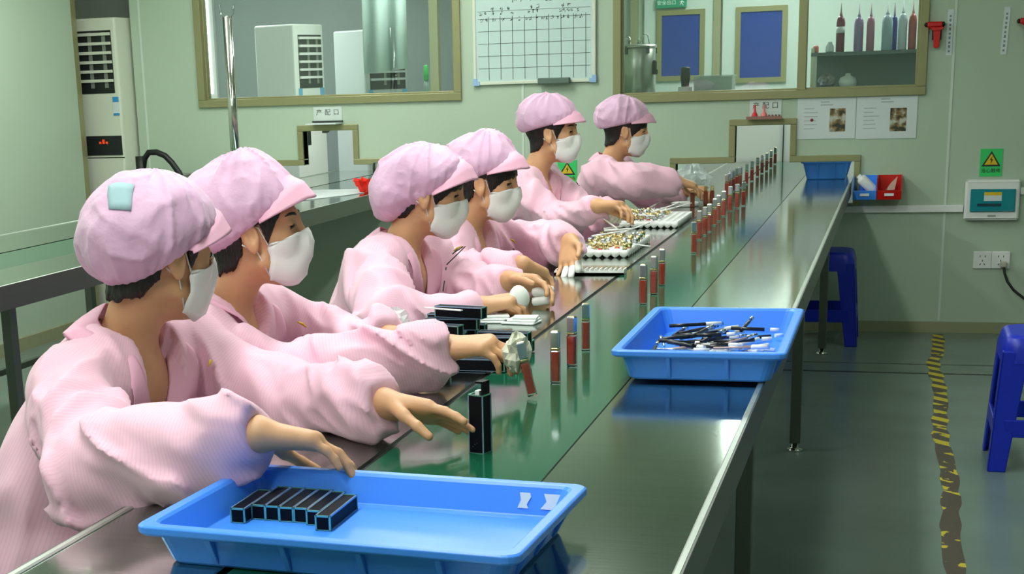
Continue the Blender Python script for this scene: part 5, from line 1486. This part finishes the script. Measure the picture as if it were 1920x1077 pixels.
# pale sheet standing in for a reflection in the left window, a green bottle, a clear bell jar and a dish
t = thing('reflection_panel', 'pale panel standing in for a window reflection, in front of the grey cabinet', 'panel', (-3.18, 10.0, 1.4))
mb = MB(); rows = []
for i in range(13): rows.append([(-3.43+.30*i/12, 10.0+.03*math.sin(i*1.1), 1.40+.002*i), (-3.43+.30*i/12, 10.0+.03*math.sin(i*1.1), 2.6)])
mb.grid(rows); mb.build('sheet', mat('pale_sheet', L(206, 228, 226), .6), t, solid=.004)
mb = MB(); mb.bx(-3.5, -3.05, 9.98, 10.02, 2.6, 2.62); mb.build('rail', MT['olive'], t)
mb = MB(); mb.bx(-3.09, -3.03, 10.4, 10.46, 0, 2.6); struct(mb.build('trim_14', MT['skirt']), 'beige post beside the reflection panel behind the left window')
mb = MB(); mb.bx(-2.66, -2.60, 10.4, 10.46, 0, 2.6); struct(mb.build('trim_15', MT['skirt']), 'second beige post behind the left window, near its right end')
# bench in the left room
def ledge(label, x0, x1, y1, z, mt):
    t = thing('wall_ledge', label, 'ledge', ((x0+x1)/2, (WY+WT+y1)/2, z-.03))
    mb = MB(); mb.bx(x0, x1, WY+WT+.02, y1, z-.03, z); mb.build('worktop', mt, t, bevel=.003)
    for x in (x0+.08, x1-.08):
        mb = MB(); mb.prism([(WY+WT+.001, z-.16), (WY+WT+.03, z-.16), (WY+WT+.5, z-.031), (WY+WT+.001, z-.031)], x-.012, x+.012, 'x'); mb.build('bracket', MT['steel_dark'], t)
ledge('steel ledge under the left window in the room behind', -3.2, -2.15, 9.3, 1.235, MT['steel'])
t = thing('green_bottle', 'slim green brush bottle on the ledge behind the left window', 'bottle', (-2.73, 9.1, 1.235))
mb = MB(); mb.lathe((-2.73, 9.1, 1.235), [(.016, 0), (.016, .09), (.009, .11)], 12); mb.build('bottle', mat('grey_glass', L(120, 140, 135), .3), t)
mb = MB(); mb.lathe((-2.73, 9.1, 1.345), [(.014, 0), (.016, .04), (.013, .085), (.006, .09)], 12); mb.build('green_cap', mat('green_cap', L(20, 150, 60), .4), t)
mb = MB(); mb.lathe((-2.71, 8.9, 1.235), [(.02, 0), (.05, .012), (.055, .03), (.045, .034), (.004, .02)], 16); tag(mb.build('white_dish', MT['white']), 'white dish on the ledge behind the left window sill', 'dish')
mb = MB(); mb.lathe((-2.40, 9.05, 1.235), [(.055, 0), (.055, .19), (.05, .215), (.03, .235), (.012, .245), (.012, .265), (.006, .268)], 20); tag(mb.build('bell_jar', thin_glass('jar', (.93, .95, .95, 1), .2)), 'clear bell jar on the ledge at the right end of the left window', 'jar')
# daylight window in the left room
mb = MB(); mb.bx(-6.05, -5.62, 12.46, 12.5, 1.25, 2.5); w3 = mb.build('window_3', MT['white']); struct(w3, 'bright daylight window in the room behind the left window')
mb = MB(); mb.bx(-6.01, -5.66, 12.45, 12.46, 1.29, 2.46); mb.build('daylight_pane', emis('daylight', (.95, 1, 1, 1), 3.0), w3)
ld = bpy.data.lights.new('daylight', 'AREA'); ld.shape = 'RECTANGLE'; ld.size = .5; ld.size_y = 1.2; ld.energy = 110; ld.color = (.93, .98, 1)
lo = bpy.data.objects.new('daylight', ld); COL.objects.link(lo); lo.parent = w3; lo.matrix_world = Matrix.Translation((-6.33, 10.3, 1.85)) @ Matrix.Rotation(-PI/2, 4, 'Y')
mb = MB(); mb.bx(-6.40, -6.36, 9.7, 10.9, 1.2, 2.5); w4 = mb.build('window_4', MT['white']); struct(w4, 'added daylight window in the side wall of the left room, out of the picture')  # unseen window, added so daylight whitens the air conditioner's side
mb = MB(); mb.bx(-6.36, -6.35, 9.75, 10.85, 1.25, 2.45); mb.build('daylight_pane', bpy.data.materials['daylight'], w4)
lo.parent = w4; lo.matrix_world = Matrix.Translation((-6.33, 10.3, 1.85)) @ Matrix.Rotation(-PI/2, 4, 'Y')

# ------------------------------------------------------------------ right room: steel drum on a bench, tub, shelf of bottles
ledge('steel ledge under the right window in the room behind', -1.9, -0.55, 9.32, 1.225, MT['steel'])
MT['drum'] = mat('brushed_drum', L(196, 200, 190), .32, metal=1.0)
t = thing('steel_drum', 'stainless drum with clamped lid behind the left pane of the right window', 'drum', (-1.475, 9.1, 1.225))
c = (-1.475, 9.1, 1.225)
mb = MB(); mb.lathe(c, [(.118, 0), (.121, .004), (.121, .262), (.118, .266)], 40); mb.build('drum_body', MT['drum'], t)
mb = MB(); mb.lathe((c[0], c[1], c[2]+.266), [(.127, -.008), (.129, 0), (.127, .008), (.10, .014), (.03, .018), (.004, .018)], 36); mb.build('lid', MT['drum'], t)
for k in range(6):
    a = PI*2*k/6+.3; mb = MB(); p = Vector((c[0]+.12*math.cos(a), c[1]+.12*math.sin(a), c[2]+.25)); mb.box(p, (.018, .018, .045), RZ(a), 0, .003); mb.build('clamp', MT['steel_dark'], t)
mb = MB(); mb.tube([(c[0]-.03, c[1], c[2]+.28), (c[0]-.03, c[1], c[2]+.315), (c[0]-.05, c[1], c[2]+.325)], .010, 10); mb.tube([(c[0]+.02, c[1], c[2]+.28), (c[0]+.02, c[1], c[2]+.31)], .008, 10); mb.build('valve', MT['chrome'], t)
mb = MB(); mb.tube([(c[0]+.03, c[1], c[2]+.28), (c[0]+.05, c[1], c[2]+.335), (c[0]+.075, c[1], c[2]+.33), (c[0]+.085, c[1], c[2]+.28)], .003, 6); mb.build('lid_handle', MT['chrome'], t)
mb = MB(); mb.box((c[0]+.118, c[1]-.03, c[2]+.16), (.03, .03, .06), None, 0, .006); mb.box((c[0]+.128, c[1]-.04, c[2]+.125), (.026, .018, .03), None, 0, .006); mb.build('side_latch', MT['dark'], t)
t = thing('pump_bottle', 'black bottle with a white base in front of the first blue-paned door', 'bottle', (-1.19, 9.15, 1.225))
mb = MB(); mb.lathe((-1.19, 9.15, 1.262), [(.022, 0), (.024, .03), (.028, .04), (.028, .10), (.024, .108), (.004, .11)], 16); mb.build('bottle', MT['black'], t)
mb = MB(); mb.bx(-1.226, -1.154, 9.115, 9.185, 1.225, 1.262, bev=.004); mb.build('base', MT['white'], t)
mb = MB(); o_ = (-1.03, 9.2)
mb.bx(-1.135, -.92, 9.10, 9.30, 1.225, 1.229); mb.bx(-1.135, -1.131, 9.10, 9.30, 1.229, 1.312); mb.bx(-.924, -.92, 9.10, 9.30, 1.229, 1.312); mb.bx(-1.131, -.924, 9.10, 9.104, 1.229, 1.312); mb.bx(-1.131, -.924, 9.296, 9.30, 1.229, 1.312); mb.bx(-1.14, -.915, 9.095, 9.305, 1.312, 1.320)
tag(mb.build('clear_tub', mat('frosted_tub', L(190, 208, 200), .3, Alpha=.55)), 'frosted clear tub on the ledge right of the black bottle', 'tub')
t = thing('bottle_shelf', 'grey shelf unit behind the right pane of the right window', 'shelf', (-.2, 9.5, 0))
mb = MB(); mb.bx(-.505, .16, 9.36, 9.70, 1.405, 1.425); mb.build('top_board', mat('grey_shelf', L(92, 108, 108), .4), t)
mb = MB(); mb.bx(-.505, .16, 9.36, 9.70, 1.205, 1.222); mb.build('lower_board', mat('blue_grey_shelf', L(70, 100, 150), .4), t)
mb = MB(); mb.bx(-.50, .16, 9.69, 9.70, 1.222, 1.405); mb.build('back_board', mat('back_grey', L(112, 130, 128), .5), t)
for x in (-.495, .15):
    for y in (9.37, 9.69):
        mb = MB(); mb.bx(x-.009, x+.009, y-.009, y+.009, TZ+.001 if x < 0 else 0, 1.45); mb.build('post', MT['chrome'], t)
def sbottle(x, y, z, r, h, col, lab, noz=True, second=None):
    t = thing('squeeze_bottle', lab, 'bottle', (x, y, z), 'squeeze bottles on the shelf behind the right window')
    mb = MB(); mb.lathe((x, y, z), [(r*.92, 0), (r, .004), (r, h*.80), (r*.8, h*.93), (r*.35, h)], 18); mb.build('bottle', mat('bottle_colour', col, .35), t)
    if noz: mb = MB(); mb.lathe((x, y, z+h), [(r*.36, 0), (r*.34, .012), (.005, .018), (.002, .07)], 10); mb.build('nozzle', mat('nozzle', tuple(min(1, .25+v*.8) for v in col[:3])+(1,), .4), t)
    if second: mb = MB(); mb.lathe((x, y, z+h*.52), [(r*1.01, 0), (r*1.01, h*.18)], 18); mb.build('paper_label', MT['paper'], t)
SB = [(-.350, .024, .20, L(110, 24, 62), 'dark wine-red squeeze bottle with a white label, leftmost on the shelf', True), (-.250, .026, .19, L(150, 128, 172), 'dusty lilac squeeze bottle, second on the shelf', False), (-.185, .022, .19, L(170, 112, 140), 'mauve pink squeeze bottle, third on the shelf', False),
      (-.095, .030, .195, L(160, 186, 198), 'pale blue-grey squeeze bottle in the middle of the shelf', False), (-.058, .018, .19, L(44, 52, 120), 'dark navy bottle half hidden behind the pale bottles', False), (-.012, .025, .20, L(196, 206, 220), 'whitish squeeze bottle with a tall nozzle right of the navy one', False), (.042, .022, .195, L(178, 86, 88), 'dusty red squeeze bottle, second from the right on the shelf', False), (.098, .024, .20, L(202, 190, 206), 'pale pinkish white squeeze bottle, rightmost on the shelf', False)]
for x, r_, h_, col, lab, sec in SB: sbottle(x, 9.45 if r_ > .019 else 9.52, 1.425, r_, h_, col, lab, True, sec)
mb = MB(); mb.lathe((-.482, 9.42, 1.425), [(.014, 0), (.016, .005), (.016, .032), (.010, .040)], 12); tag(mb.build('small_pot', mat('salmon', L(212, 110, 108), .4)), 'small salmon pot at the left end of the bottle shelf', 'pot')
mb = MB(); mb.lathe((-.405, 9.42, 1.425), [(.020, 0), (.024, .006), (.022, .035), (.012, .05), (.012, .058)], 14); tag(mb.build('white_pot', mat('pale_pot', L(200, 216, 216), .4)), 'small whitish pot between the salmon pot and the wine-red bottle', 'pot')
mb = MB(); mb.lathe((-.30, 9.47, 1.222), [(.02, 0), (.045, .008), (.052, .035), (.042, .06), (.016, .07), (.014, .082), (.004, .084)], 16); tag(mb.build('round_pot', MT['white']), 'round white pot on the lower shelf behind the right window', 'pot')
crumple('bagged_parts', 'clear bag of pinkish parts on the lower shelf, left of the round pot', 'bag', (-.42, 9.5, 1.262), (.05, .05, .04), 8, mat('bag_pink', L(150, 150, 150), .4), 17)
